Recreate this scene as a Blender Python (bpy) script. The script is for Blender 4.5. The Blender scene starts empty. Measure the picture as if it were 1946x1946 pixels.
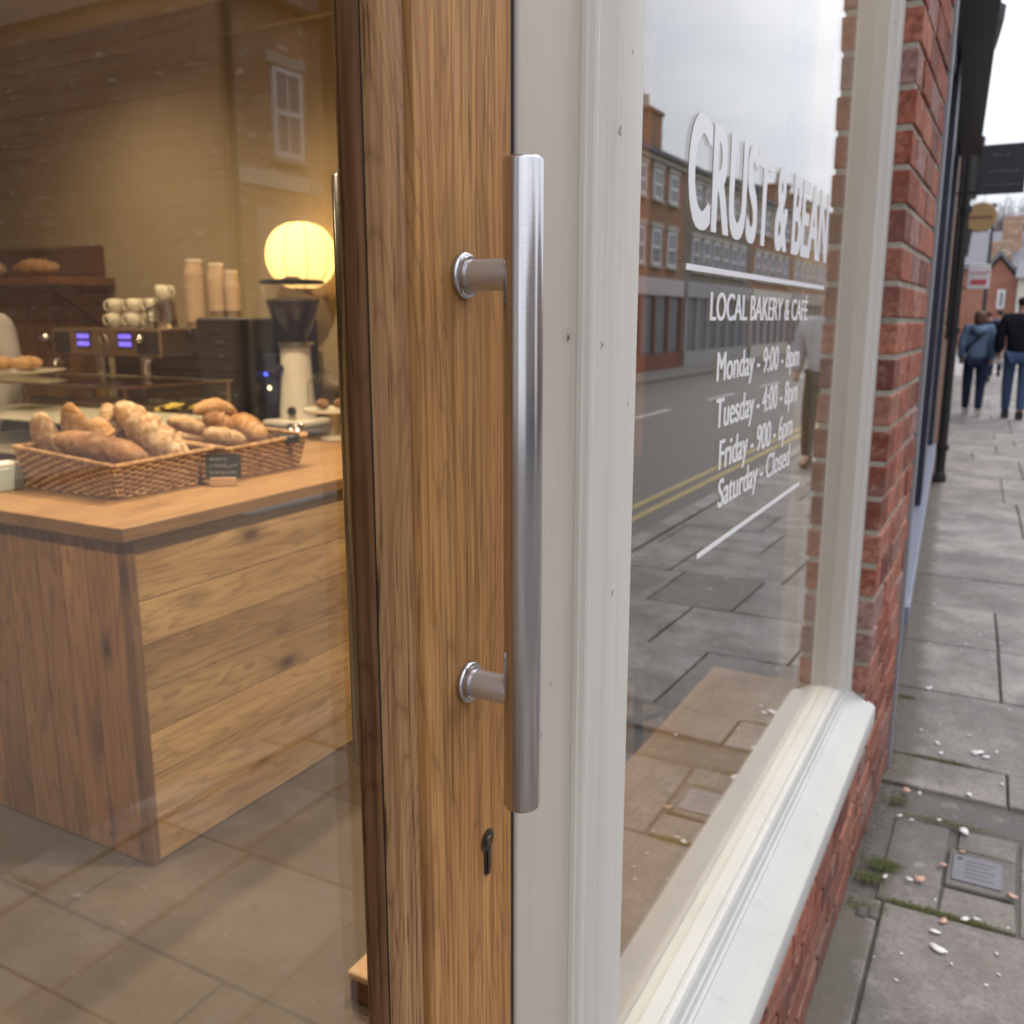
import bpy, bmesh, math, random
from mathutils import Vector, Matrix, noise

# ---------------------------------------------------------------- camera
sc = bpy.context.scene
COL = sc.collection
PI = math.pi
F_PX = 1754.0
PITCH = math.atan(365 / F_PX)
YAW = math.atan(980 / (F_PX / math.cos(PITCH)))
cam_d = bpy.data.cameras.new('camera')
cam = bpy.data.objects.new('camera', cam_d); COL.objects.link(cam)
Fv = Vector((-math.sin(YAW) * math.cos(PITCH), math.cos(YAW) * math.cos(PITCH), -math.sin(PITCH)))
Rv = Vector((math.cos(YAW), math.sin(YAW), 0)); Uv = Rv.cross(Fv)
m = Matrix((Rv, Uv, -Fv)).transposed().to_4x4(); m.translation = Vector((0, 0, 1.42))
cam.matrix_world = m
cam_d.sensor_width = 36; cam_d.lens = F_PX / 1946 * 36
cam_d.clip_start = 0.02; cam_d.clip_end = 600
cam_d.dof.use_dof = True; cam_d.dof.focus_distance = 0.75; cam_d.dof.aperture_fstop = 9.5
sc.camera = cam
sc.view_settings.view_transform = 'Standard'; sc.view_settings.look = 'None'
sc.view_settings.exposure = 0.35; sc.view_settings.gamma = 1
sc.render.engine = 'CYCLES'
cy = sc.cycles
cy.use_denoising = True
cy.max_bounces = 9; cy.diffuse_bounces = 3; cy.glossy_bounces = 5; cy.transmission_bounces = 4
cy.transparent_max_bounces = 16
cy.sample_clamp_indirect = 4; cy.blur_glossy = 0.6; cy.caustics_reflective = False; cy.caustics_refractive = False

# ---------------------------------------------------------------- sky and sun
SUN_EL, SUN_AZ = math.radians(48), math.radians(70)      # azimuth from +X towards +Y
w = bpy.data.worlds.new('World'); sc.world = w; w.use_nodes = True
nt = w.node_tree; nt.nodes.clear()
def wn(t, **k):
    n = nt.nodes.new(t)
    for a, b in k.items(): setattr(n, a, b)
    return n
sky = wn('ShaderNodeTexSky', sky_type='NISHITA', sun_disc=False)
sky.sun_elevation = SUN_EL; sky.sun_rotation = PI / 2 - SUN_AZ
bg1 = wn('ShaderNodeBackground'); bg1.inputs[1].default_value = 0.1
nt.links.new(sky.outputs[0], bg1.inputs[0])
tc = wn('ShaderNodeTexCoord'); mp = wn('ShaderNodeMapping'); mp.inputs['Scale'].default_value = (1.0, 1.0, 2.6)
nz = wn('ShaderNodeTexNoise'); nz.inputs['Scale'].default_value = 2.2; nz.inputs['Detail'].default_value = 5; nz.inputs['Roughness'].default_value = .5
nt.links.new(tc.outputs['Generated'], mp.inputs[0]); nt.links.new(mp.outputs[0], nz.inputs[0])
cr = wn('ShaderNodeValToRGB')
cr.color_ramp.elements[0].position = .34; cr.color_ramp.elements[0].color = (.63, .66, .755, 1)
cr.color_ramp.elements[1].position = .66; cr.color_ramp.elements[1].color = (.98, .98, 1.0, 1)
nt.links.new(nz.outputs[0], cr.inputs[0])
sx = wn('ShaderNodeSeparateXYZ'); nt.links.new(tc.outputs['Generated'], sx.inputs[0])
mr = wn('ShaderNodeMapRange'); mr.inputs[1].default_value = 0; mr.inputs[2].default_value = .9
mr.inputs[3].default_value = 0.98; mr.inputs[4].default_value = 2.1
nt.links.new(sx.outputs[2], mr.inputs[0])
bg2 = wn('ShaderNodeBackground'); nt.links.new(cr.outputs[0], bg2.inputs[0]); nt.links.new(mr.outputs[0], bg2.inputs[1])
mx = wn('ShaderNodeMixShader'); mx.inputs[0].default_value = .9
nt.links.new(bg1.outputs[0], mx.inputs[1]); nt.links.new(bg2.outputs[0], mx.inputs[2])
ow = wn('ShaderNodeOutputWorld'); nt.links.new(mx.outputs[0], ow.inputs[0])
sd = bpy.data.lights.new('sun', 'SUN'); sd.energy = 0.7; sd.angle = math.radians(14); sd.color = (1, .97, .93)
sun = bpy.data.objects.new('sun', sd); COL.objects.link(sun)
sv = Vector((math.cos(SUN_AZ) * math.cos(SUN_EL), math.sin(SUN_AZ) * math.cos(SUN_EL), math.sin(SUN_EL)))
sun.rotation_euler = sv.to_track_quat('Z', 'Y').to_euler(); sun.location = sv * 30

# ---------------------------------------------------------------- object helpers
def tag(o, label=None, cat=None, group=None, kind=None):
    if label: o['label'] = label
    if cat: o['category'] = cat
    if group: o['group'] = group
    if kind: o['kind'] = kind
    return o
def thing(name, label, cat, loc=(0, 0, 0), group=None):
    o = bpy.data.objects.new(name, None); COL.objects.link(o); o.location = loc; o.empty_display_size = .05
    return tag(o, label, cat, group)
def wloc(p):
    v = Vector((0, 0, 0))
    while p is not None: v += p.location; p = p.parent
    return v
def link_mesh(name, me, mat, parent=None, smooth=False, local=False):
    o = bpy.data.objects.new(name, me); COL.objects.link(o)
    if parent is not None:
        if not local: me.transform(Matrix.Translation(-wloc(parent)))
        o.parent = parent
    for mm in (mat if isinstance(mat, (list, tuple)) else [mat]): me.materials.append(mm)
    if smooth:
        for p in me.polygons: p.use_smooth = True
    return o
def obj(name, bm, mat, parent=None, smooth=False, local=False, sharp=None, autosmooth=None):
    bmesh.ops.recalc_face_normals(bm, faces=bm.faces)
    me = bpy.data.meshes.new(name); bm.to_mesh(me); bm.free()
    o = link_mesh(name, me, mat, parent, smooth, local)
    if autosmooth is not None:
        try: me.set_sharp_from_angle(angle=math.radians(autosmooth))
        except Exception: pass
    return o
def obj_split(name, bm, mat, parent=None, smooth=False, autosmooth=None):
    """each loose piece of the bmesh becomes a part of its own"""
    seen = set(); out = []
    bm.verts.ensure_lookup_table()
    for v0 in bm.verts:
        if v0 in seen: continue
        isl = {v0}; st = [v0]
        while st:
            v = st.pop()
            for e in v.link_edges:
                q = e.other_vert(v)
                if q not in isl: isl.add(q); st.append(q)
        seen |= isl; b2 = bmesh.new(); mp_ = {v: b2.verts.new(v.co) for v in bm.verts if v in isl}
        for f in bm.faces:
            if f.verts[0] in isl: b2.faces.new([mp_[v] for v in f.verts])
        out.append(obj(name, b2, mat, parent, smooth, autosmooth=autosmooth))
    bm.free(); return out
def NB(): return bmesh.new()
def box(bm, a, b, bev=0.0, seg=2, mi=0, rot=None):
    r = bmesh.ops.create_cube(bm, size=1)
    vs = r['verts']
    c = [(a[i] + b[i]) / 2 for i in range(3)]; s = [abs(b[i] - a[i]) for i in range(3)]
    for v in vs: v.co = Vector((v.co.x * s[0], v.co.y * s[1], v.co.z * s[2]))
    if bev > 0:
        es = list({e for v in vs for e in v.link_edges})
        rr = bmesh.ops.bevel(bm, geom=es, offset=bev, segments=seg, affect='EDGES', profile=.5)
        vs = list({v for f in rr['faces'] for v in f.verts} | {v for v in vs if v.is_valid})
    for v in vs:
        p = v.co
        if rot is not None: p = rot @ p
        v.co = p + Vector(c)
    if mi:
        for f in {f for v in vs for f in v.link_faces}: f.material_index = mi
    return vs
def prism(bm, pts, lo, hi, axis='z'):
    """profile pts (u,v) extruded along axis; z: (x,y), y: (x,z), x: (y,z)"""
    def P(u, v, t):
        return Vector((u, v, t)) if axis == 'z' else (Vector((u, t, v)) if axis == 'y' else Vector((t, u, v)))
    A = [bm.verts.new(P(u, v, lo)) for u, v in pts]; B = [bm.verts.new(P(u, v, hi)) for u, v in pts]
    n = len(pts)
    for i in range(n):
        j = (i + 1) % n
        bm.faces.new((A[i], A[j], B[j], B[i]))
    bm.faces.new(A); bm.faces.new(list(reversed(B)))
def lathe(bm, prof, c=(0, 0, 0), n=32, M=None, cap=True):
    """prof: list of (r, z)"""
    rings = []
    for r, z in prof:
        ring = []
        for k in range(n):
            a = 2 * PI * k / n
            p = Vector((r * math.cos(a), r * math.sin(a), z))
            if M is not None: p = M @ p
            ring.append(bm.verts.new(p + Vector(c)))
        rings.append(ring)
    for i in range(len(rings) - 1):
        for k in range(n):
            j = (k + 1) % n
            bm.faces.new((rings[i][k], rings[i][j], rings[i + 1][j], rings[i + 1][k]))
    if cap:
        if prof[0][0] > 1e-5: bm.faces.new(list(reversed(rings[0])))
        if prof[-1][0] > 1e-5: bm.faces.new(rings[-1])
def tube(bm, pts, r, n=8, cap=True):
    pts = [Vector(p) for p in pts]; rr = r if isinstance(r, (list, tuple)) else [r] * len(pts)
    rings = []; up = None
    for i, p in enumerate(pts):
        d = (pts[min(i + 1, len(pts) - 1)] - pts[max(i - 1, 0)]).normalized()
        if up is None: up = Vector((0, 0, 1)) if abs(d.z) < .9 else Vector((1, 0, 0))
        s = d.cross(up).normalized(); u = s.cross(d).normalized(); up = u
        rings.append([bm.verts.new(p + (s * math.cos(2 * PI * k / n) + u * math.sin(2 * PI * k / n)) * rr[i]) for k in range(n)])
    for i in range(len(rings) - 1):
        for k in range(n):
            j = (k + 1) % n
            bm.faces.new((rings[i][k], rings[i][j], rings[i + 1][j], rings[i + 1][k]))
    if cap:
        bm.faces.new(list(reversed(rings[0]))); bm.faces.new(rings[-1])
def color_faces(me, vals, name='tint'):
    """one grey value per polygon as a corner attribute"""
    at = me.color_attributes.new(name, 'FLOAT_COLOR', 'CORNER')
    for p in me.polygons:
        v = vals[p.index]
        for li in p.loop_indices: at.data[li].color = (v, v, v, 1)
def copy_thing(o, loc):
    c = o.copy(); COL.objects.link(c); c.location = loc
    for ch in list(o.children):
        d = ch.copy(); COL.objects.link(d); d.parent = c
        for g in ch.children:
            e = g.copy(); COL.objects.link(e); e.parent = d
    return c

# ---------------------------------------------------------------- materials
class MT:
    def __init__(s, name):
        s.m = bpy.data.materials.new(name); s.m.use_nodes = True; s.t = s.m.node_tree; s.t.nodes.clear()
        s.out = s.N('ShaderNodeOutputMaterial')
    def N(s, t, **k):
        n = s.t.nodes.new(t)
        for a, b in k.items(): setattr(n, a, b)
        return n
    def L(s, a, b): s.t.links.new(a, b)
    def set(s, inp, v):
        if isinstance(v, bpy.types.NodeSocket): s.L(v, inp)
        elif isinstance(v, (tuple, list)) and len(v) == 3 and inp.type == 'RGBA': inp.default_value = (*v, 1)
        else: inp.default_value = v
    def coord(s, scale=(1, 1, 1), kind='Object', loc=(0, 0, 0), rot=(0, 0, 0), src=None):
        if src is None:
            if kind == 'World': src = s.N('ShaderNodeNewGeometry').outputs['Position']
            else: src = s.N('ShaderNodeTexCoord').outputs[kind]
        mp = s.N('ShaderNodeMapping'); mp.inputs['Scale'].default_value = scale; mp.inputs['Location'].default_value = loc
        mp.inputs['Rotation'].default_value = rot
        s.L(src, mp.inputs[0]); return mp.outputs[0]
    def noise(s, co, scale=5, det=3, rough=.5, dist=0):
        n = s.N('ShaderNodeTexNoise'); s.L(co, n.inputs['Vector'])
        n.inputs['Scale'].default_value = scale; n.inputs['Detail'].default_value = det
        n.inputs['Roughness'].default_value = rough; n.inputs['Distortion'].default_value = dist
        return n.outputs[0]
    def vor(s, co, scale=5, feature='F1', out='Distance', rnd=1):
        n = s.N('ShaderNodeTexVoronoi', feature=feature); s.L(co, n.inputs['Vector']); n.inputs['Scale'].default_value = scale
        n.inputs['Randomness'].default_value = rnd
        return n.outputs[out]
    def ramp(s, f, stops, interp='LINEAR'):
        r = s.N('ShaderNodeValToRGB'); r.color_ramp.interpolation = interp; s.L(f, r.inputs[0])
        e = r.color_ramp.elements
        while len(e) < len(stops): e.new(.5)
        for i, (p, c) in enumerate(stops):
            e[i].position = p; e[i].color = (*c, 1) if isinstance(c, (tuple, list)) else (c, c, c, 1)
        return r.outputs[0]
    def math(s, op, a, b=0., c=None, clamp=False):
        n = s.N('ShaderNodeMath', operation=op, use_clamp=clamp); s.set(n.inputs[0], a); s.set(n.inputs[1], b)
        if c is not None: s.set(n.inputs[2], c)
        return n.outputs[0]
    def mix(s, f, a, b, mode='MIX'):
        n = s.N('ShaderNodeMix', data_type='RGBA', blend_type=mode); s.set(n.inputs[0], f)
        s.set(n.inputs[6], a); s.set(n.inputs[7], b); return n.outputs[2]
    def attr(s, name='tint'): return s.N('ShaderNodeAttribute', attribute_name=name).outputs['Fac']
    def bump(s, h, strength=.3, dist=.002, nrm=None):
        b = s.N('ShaderNodeBump'); b.inputs['Strength'].default_value = strength; b.inputs['Distance'].default_value = dist
        s.L(h, b.inputs['Height'])
        if nrm is not None: s.L(nrm, b.inputs['Normal'])
        return b.outputs[0]
    def bsdf(s, color=(.5, .5, .5), rough=.5, metal=0, normal=None, spec=.5, **k):
        b = s.N('ShaderNodeBsdfPrincipled'); s.set(b.inputs['Base Color'], color); s.set(b.inputs['Roughness'], rough)
        s.set(b.inputs['Metallic'], metal); s.set(b.inputs['Specular IOR Level'], spec)
        for a, v in k.items(): s.set(b.inputs[a.replace('_', ' ')], v)
        if normal is not None: s.L(normal, b.inputs['Normal'])
        s.L(b.outputs[0], s.out.inputs[0]); s.b = b; return s.m

def plain(name, col, rough=.5, metal=0, var=.12, nscale=12, bump=.1, spec=.5, bdist=.002):
    M = MT(name); co = M.coord()
    n = M.noise(co, nscale, 4, .6)
    c = M.mix(M.math('MULTIPLY', n, 1.0), tuple(x * (1 - var) for x in col), tuple(min(1, x * (1 + var)) for x in col))
    return M.bsdf(c, rough, metal, M.bump(n, bump, bdist), spec)

def oak(name, c0=(.44, .20, .062), c1=(.68, .375, .140), dark=(.13, .052, .018), seed=0., along='z', rough=.5, pores=1.0, freq=1.0):
    """oak with cathedral grain, fine growth lines and open pores; grain runs along an axis"""
    M = MT(name)
    co0 = M.coord(kind='World')
    rot = {'z': (0, 0, 0), 'y': (math.radians(90), 0, 0), 'x': (0, math.radians(90), 0)}[along]
    base = M.coord(src=co0, rot=rot, loc=(seed, seed * .7, seed * 1.3))
    A = M.coord((9, 9, 1.25), src=base)
    h = M.noise(A, 1.0, 2.5, .5, .25)
    rings = M.math('FRACT', M.math('MULTIPLY', h, 30 * freq))
    line = M.ramp(rings, [(0, .15), (.10, .75), (.5, 1.0), (.85, .8), (1, .15)])
    Bc = M.coord((150, 150, 3.2), src=base)
    fine = M.noise(Bc, 1.0, 5, .62, .1)
    Cc = M.coord((430, 430, 14), src=base)
    pore = M.ramp(M.noise(Cc, 1.0, 2, .5), [(.28, 0.0), (.42, 1.0)])
    D = M.coord((14, 14, .9), src=base)
    broad = M.noise(D, 1.0, 3, .5)
    c = M.mix(M.ramp(broad, [(.3, 0), (.7, 1)]), c0, c1)
    c = M.mix(M.ramp(fine, [(.34, .95), (.58, 0)]), c, tuple(x * .62 for x in c0))
    inv = M.math('SUBTRACT', 1.0, line)
    c = M.mix(M.math('MULTIPLY', inv, .5), c, dark)
    ip = M.math('MULTIPLY', M.math('SUBTRACT', 1.0, pore), .8 * pores)
    c = M.mix(ip, c, dark)
    big = M.coord((1.5, 1.5, 3), src=base)
    c = M.mix(M.math('MULTIPLY', M.ramp(M.noise(big, 1, 2), [(.35, 0), (.65, 1)]), .25), c, tuple(x * .8 for x in c0))
    hh = M.math('ADD', M.math('MULTIPLY', pore, .6), M.math('ADD', M.math('MULTIPLY', line, .5), M.math('MULTIPLY', fine, .5)))
    return M.bsdf(c, rough, 0, M.bump(hh, .45, .0014), .22)

def pine(name, c0, c1, knot, along='x', seed=0., plank=.12, paxis='z', rough=.45, attr=False):
    """knotty pine: soft grain, knots; per board colour comes with the tint attribute"""
    M = MT(name)
    co0 = M.coord(kind='World')
    rot = {'z': (0, 0, 0), 'y': (math.radians(90), 0, 0), 'x': (0, math.radians(90), 0)}[along]
    t = M.attr('tint')
    off = M.N('ShaderNodeCombineXYZ'); M.L(M.math('MULTIPLY', t, 17.0), off.inputs[0]); M.L(M.math('MULTIPLY', t, 9.0), off.inputs[1]); M.L(M.math('MULTIPLY', t, 23.0), off.inputs[2])
    va = M.N('ShaderNodeVectorMath', operation='ADD'); M.L(M.coord(src=co0, rot=rot, loc=(seed, seed, seed)), va.inputs[0]); M.L(off.outputs[0], va.inputs[1])
    base = va.outputs[0]
    n1 = M.noise(M.coord((16, 16, 1.6), src=base), 1, 3, .5, .6)
    lines = M.ramp(M.math('FRACT', M.math('MULTIPLY', n1, 9)), [(0, .1), (.15, 1), (.7, .8), (1, .1)])
    fine = M.noise(M.coord((120, 120, 5), src=base), 1, 3, .6)
    broad = M.noise(M.coord((7, 7, 1.4), src=base), 1, 3, .5)
    c = M.mix(M.ramp(broad, [(.32, 0), (.66, 1)]), c0, c1)
    c = M.mix(M.math('MULTIPLY', M.math('SUBTRACT', 1.0, lines), .55), c, knot)
    c = M.mix(M.ramp(fine, [(.3, .35), (.6, 0)]), c, tuple(x * .6 for x in c0))
    kd = M.vor(M.coord((7.5, 7.5, 3.6), src=base), 1.0)
    c = M.mix(M.ramp(kd, [(.07, .95), (.14, .45), (.30, 0)]), c, knot)
    bright = M.math('ADD', M.math('MULTIPLY', t, .7), .65)
    mul = M.N('ShaderNodeVectorMath', operation='SCALE'); M.L(c, mul.inputs[0]); M.L(bright, mul.inputs['Scale'])
    return M.bsdf(mul.outputs[0], rough, 0, M.bump(fine, .15, .001), .35)

def painted(name, col, dirt=.25, grainy=.5, seed=0., dent=None):
    """brush painted joinery: faint vertical brush marks, chips and grime"""
    M = MT(name); co0 = M.coord(kind='World', loc=(seed, seed, seed))
    br = M.noise(M.coord((260, 260, 5), src=co0), 1, 3, .6)
    wide = M.noise(M.coord((6, 6, 2.2), src=co0), 1, 4, .6)
    lump = M.noise(co0, 60, 3, .6)
    c = M.mix(M.ramp(wide, [(.3, 0), (.7, 1)]), tuple(x * .93 for x in col), col)
    c = M.mix(M.ramp(br, [(.35, .22), (.6, 0)]), c, tuple(x * .8 for x in col))
    chip = M.vor(M.coord((22, 22, 13), src=co0), 1.0)
    cn = M.noise(co0, 190, 3, .7)
    cm = M.math('LESS_THAN', M.math('ADD', chip, M.math('MULTIPLY', cn, .28)), .185)
    c = M.mix(M.math('MULTIPLY', cm, dirt * 2.2, clamp=True), c, (.20, .17, .14))
    grime = M.noise(M.coord((40, 40, 1.5), src=co0), 1, 5, .7)
    c = M.mix(M.ramp(grime, [(.56, 0), (.72, .30)]), c, tuple(x * .6 for x in col))
    run = M.noise(M.coord((90, 90, 3), src=co0), 1, 2, .5)
    if dent:
        dv = M.N('ShaderNodeVectorMath', operation='DISTANCE'); M.L(M.coord((1, 1, 1.5), kind='World'), dv.inputs[0]); dv.inputs[1].default_value = (dent[0], dent[1], dent[2] * 1.5)
        dm = M.math('ADD', dv.outputs['Value'], M.math('MULTIPLY', M.math('SUBTRACT', M.noise(co0, 140, 4, .7), .5), .022))
        dmask = M.ramp(dm, [(.006, 1), (.010, 0)]); dcore = M.ramp(dm, [(.0, 1), (.0025, 0)])
        c = M.mix(M.math('MULTIPLY', dmask, .35), c, (.36, .33, .29)); c = M.mix(dcore, c, (.07, .05, .04))
        lump = M.math('SUBTRACT', lump, M.math('MULTIPLY', dmask, 2.2))
    h = M.math('ADD', M.math('ADD', M.math('MULTIPLY', br, grainy), M.math('MULTIPLY', run, .4)), M.math('SUBTRACT', M.math('MULTIPLY', lump, .5), M.math('MULTIPLY', cm, .8)))
    return M.bsdf(c, .42, 0, M.bump(h, .28, .0012), .4)

def glass_mat(name, f0=.11, tint=(.97, .98, .97), rough=0.0, wave=.0):
    """thin pane: transmission straight through plus a Schlick reflection"""
    M = MT(name)
    g = M.N('ShaderNodeNewGeometry')
    d = M.N('ShaderNodeVectorMath', operation='DOT_PRODUCT'); M.L(g.outputs['Incoming'], d.inputs[0]); M.L(g.outputs['Normal'], d.inputs[1])
    c = M.math('ABSOLUTE', d.outputs['Value'])
    p = M.math('POWER', M.math('SUBTRACT', 1.0, c, clamp=True), 5.0)
    R = M.math('ADD', M.math('MULTIPLY', p, 1 - f0), f0, clamp=True)
    tr = M.N('ShaderNodeBsdfTransparent'); M.set(tr.inputs[0], tint)
    gl = M.N('ShaderNodeBsdfGlossy'); M.set(gl.inputs['Color'], (1, 1, 1)); gl.inputs['Roughness'].default_value = rough
    if wave > 0:
        n = M.noise(M.coord(kind='World'), 2.3, 1, .4)
        M.L(M.bump(n, wave, .01), gl.inputs['Normal'])
    mx = M.N('ShaderNodeMixShader'); M.L(R, mx.inputs[0]); M.L(tr.outputs[0], mx.inputs[1]); M.L(gl.outputs[0], mx.inputs[2])
    M.L(mx.outputs[0], M.out.inputs[0]); return M.m

def emit(name, col, s):
    M = MT(name); e = M.N('ShaderNodeEmission'); M.set(e.inputs[0], col); e.inputs[1].default_value = s
    M.L(e.outputs[0], M.out.inputs[0]); return M.m

def brick_tex(name, c1, c2, mortar, scale=1.0, bw=.22, bh=.085, ms=.012, axis='yz', patch=.0, rough=.85):
    M = MT(name)
    pos = M.N('ShaderNodeSeparateXYZ'); M.L(M.coord(kind='World'), pos.inputs[0])
    cb = M.N('ShaderNodeCombineXYZ')
    M.L(pos.outputs[1 if axis == 'yz' else 0], cb.inputs[0]); M.L(pos.outputs[2], cb.inputs[1])
    b = M.N('ShaderNodeTexBrick'); M.L(cb.outputs[0], b.inputs['Vector'])
    b.inputs['Scale'].default_value = 1; b.inputs['Brick Width'].default_value = bw; b.inputs['Row Height'].default_value = bh
    b.inputs['Mortar Size'].default_value = ms; b.inputs['Mortar Smooth'].default_value = .3
    M.set(b.inputs['Color1'], c1); M.set(b.inputs['Color2'], c2); M.set(b.inputs['Mortar'], mortar)
    c = M.mix(M.ramp(M.noise(M.coord(kind='World'), 1.1, 4, .6), [(.3, .35), (.7, 0)]), b.outputs[0], tuple(x * .4 for x in c1))
    if patch:
        sp = M.noise(M.coord((1.6, 1.6, 5), kind='World'), 2.2, 3, .6)
        c = M.mix(M.ramp(sp, [(.625, 0), (.655, patch)]), c, (.74, .67, .56))
    return M.bsdf(c, rough, 0, M.bump(b.outputs['Fac'], -.4, .006), .2)

MAT = {}
MAT['oak'] = oak('oak_wood')
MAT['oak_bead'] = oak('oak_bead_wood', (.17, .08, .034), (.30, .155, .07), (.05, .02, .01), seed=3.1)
MAT['oak_edge'] = oak('oak_edge_wood', (.36, .18, .07), (.60, .37, .18), (.10, .042, .016), seed=7.7, pores=1.5, freq=1.9)
MAT['paint'] = painted('greige_paint', (.59, .53, .455), grainy=.8, dent=(-.3325, .7035, 1.405))
MAT['paint3'] = painted('pale_moulding_paint', (.71, .685, .62), dirt=.3, seed=2)
MAT['paint2'] = painted('greige_paint_light', (.60, .575, .53), dirt=.2, grainy=.3, seed=4)
MAT['sillpaint'] = painted('sill_paint', (.60, .60, .57), dirt=.25, grainy=.1, seed=9)
MAT['gasket'] = plain('black_gasket_and_gap', (.012, .011, .013), .5)
MAT['glass'] = glass_mat('window_glass', .18, wave=.015)
MAT['doorglass'] = glass_mat('door_glass', .085, wave=.01)
MAT['clear'] = glass_mat('clear_glass', .04)
MAT['vinyl'] = plain('white_vinyl', (.86, .87, .90), .35, var=.02, bump=0)
def steel(name, col=(.53, .52, .53), rough=.15, ax='z'):
    M = MT(name)
    sc_ = (4, 4, 900) if ax == 'z' else (900, 4, 4)
    n = M.noise(M.coord(sc_, kind='World'), 1, 3, .7)
    n2 = M.noise(M.coord(kind='World'), 25, 4, .6)
    r = M.math('ADD', M.math('MULTIPLY', n, .10), rough)
    c = M.mix(M.ramp(n, [(.3, 0), (.7, 1)]), tuple(x * .95 for x in col), tuple(min(1, x * 1.04) for x in col))
    return M.bsdf(c, r, 1, M.bump(M.math('ADD', n, M.math('MULTIPLY', n2, .3)), .06, .0004), .5)
MAT['steel'] = steel('brushed_steel')
MAT['steel2'] = plain('satin_steel', (.60, .61, .64), .3, .78, .03, 30, 0.0)
MAT['bronze'] = plain('aged_brass', (.16, .11, .07), .35, 1, .3, 200)
MAT['black'] = plain('black_plastic', (.012, .012, .014), .4)
MAT['chrome'] = plain('polished_chrome', (.62, .58, .54), .15, 1, .1)
MAT['machine'] = plain('machine_steel', (.45, .34, .25), .4, 1, .15)

# bricks as geometry with one tint for each
def brick_geo_mat():
    M = MT('red_brick'); t = M.attr('tint'); co = M.coord(kind='World')
    n = M.noise(co, 55, 5, .65); s = M.noise(M.coord((30, 200, 60), src=co), 1, 3, .6); big = M.noise(co, 7, 3, .6)
    c = M.ramp(t, [(0, (.15, .052, .042)), (.35, (.32, .10, .062)), (.75, (.46, .18, .115)), (1, (.33, .21, .19))])
    c = M.mix(M.ramp(n, [(.36, .75), (.58, 0)]), c, (.14, .045, .032))
    c = M.mix(M.ramp(M.noise(co, 24, 5, .7), [(.52, 0), (.68, .5)]), c, (.52, .30, .23))
    c = M.mix(M.ramp(s, [(.6, 0), (.72, .4)]), c, (.46, .26, .20))
    c = M.mix(M.ramp(big, [(.55, 0), (.75, .35)]), c, (.16, .12, .11))
    zz = M.N('ShaderNodeSeparateXYZ'); M.L(co, zz.inputs[0])
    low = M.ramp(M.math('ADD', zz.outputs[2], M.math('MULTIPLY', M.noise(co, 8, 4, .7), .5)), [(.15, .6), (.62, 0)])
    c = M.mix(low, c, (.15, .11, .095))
    c = M.mix(M.ramp(M.noise(co, 3.5, 5, .7), [(.50, 0), (.66, .45)]), c, (.20, .13, .11))
    c = M.mix(M.ramp(M.noise(co, 15, 5, .75), [(.60, 0), (.70, .4)]), c, (.56, .46, .40))
    return M.bsdf(c, .85, 0, M.bump(M.math('ADD', n, M.math('MULTIPLY', s, .4)), .7, .004), .2)
MAT['brick'] = brick_geo_mat()
def mortar_mat():
    M = MT('mortar'); co = M.coord(kind='World'); n = M.noise(co, 90, 5, .7); b = M.noise(co, 9, 3, .6)
    c = M.mix(n, (.30, .27, .22), (.55, .50, .43)); c = M.mix(M.ramp(b, [(.5, 0), (.7, .5)]), c, (.14, .13, .10))
    return M.bsdf(c, .95, 0, M.bump(n, .8, .004), .1)
MAT['mortar'] = mortar_mat()
def brick_wall(bm, tints, y0, y1, z0, z1, x, depth, rnd, bl=.205, bh=.071, mj=.0125, reveal=None):
    """bricks on the face x (outward +X); face list order follows creation"""
    k = 0; z = z0
    while z < z1 - .01:
        zz = min(z + bh, z1)
        y = y0; first = True
        while y < y1 - .02:
            L = bl if not (first and k % 2) else bl * .5
            if y + L > y1 - .03: L = y1 - y
            j = rnd.uniform(-.0022, .0022)
            nf = len(bm.faces)
            vs = box(bm, (x - depth, y + (mj / 2 if not first else 0), z + mj / 2), (x + j, min(y + L, y1) - (mj / 2 if y + L < y1 - .001 else 0), zz + mj / 2 - .001), .0035, 2)
            for v in vs:
                q = noise.noise(v.co * 45) * .0022
                v.co += Vector((q, noise.noise(v.co * 38 + Vector((9, 0, 0))) * .0022, noise.noise(v.co * 41 + Vector((0, 5, 0))) * .0022))
            t = min(1, max(0, rnd.gauss(.46, .30)))
            tints.extend([t] * (len(bm.faces) - nf))
            y += L; first = False
        z += bh + mj; k += 1
def brick_obj(name, specs, parent, seed=1):
    rnd = random.Random(seed); bm = NB(); tints = []
    for s in specs: brick_wall(bm, tints, *s, rnd)
    bm.faces.ensure_lookup_table()
    lay = bm.faces.layers.float.new('tt')
    # tints follow creation order
    for f, t in zip(bm.faces, tints): f[lay] = t
    bmesh.ops.recalc_face_normals(bm, faces=bm.faces)
    me = bpy.data.meshes.new(name); bm.to_mesh(me); bm.free()
    vals = [d.value for d in me.attributes['tt'].data]
    color_faces(me, vals)
    return link_mesh(name, me, MAT['brick'], parent)

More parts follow.
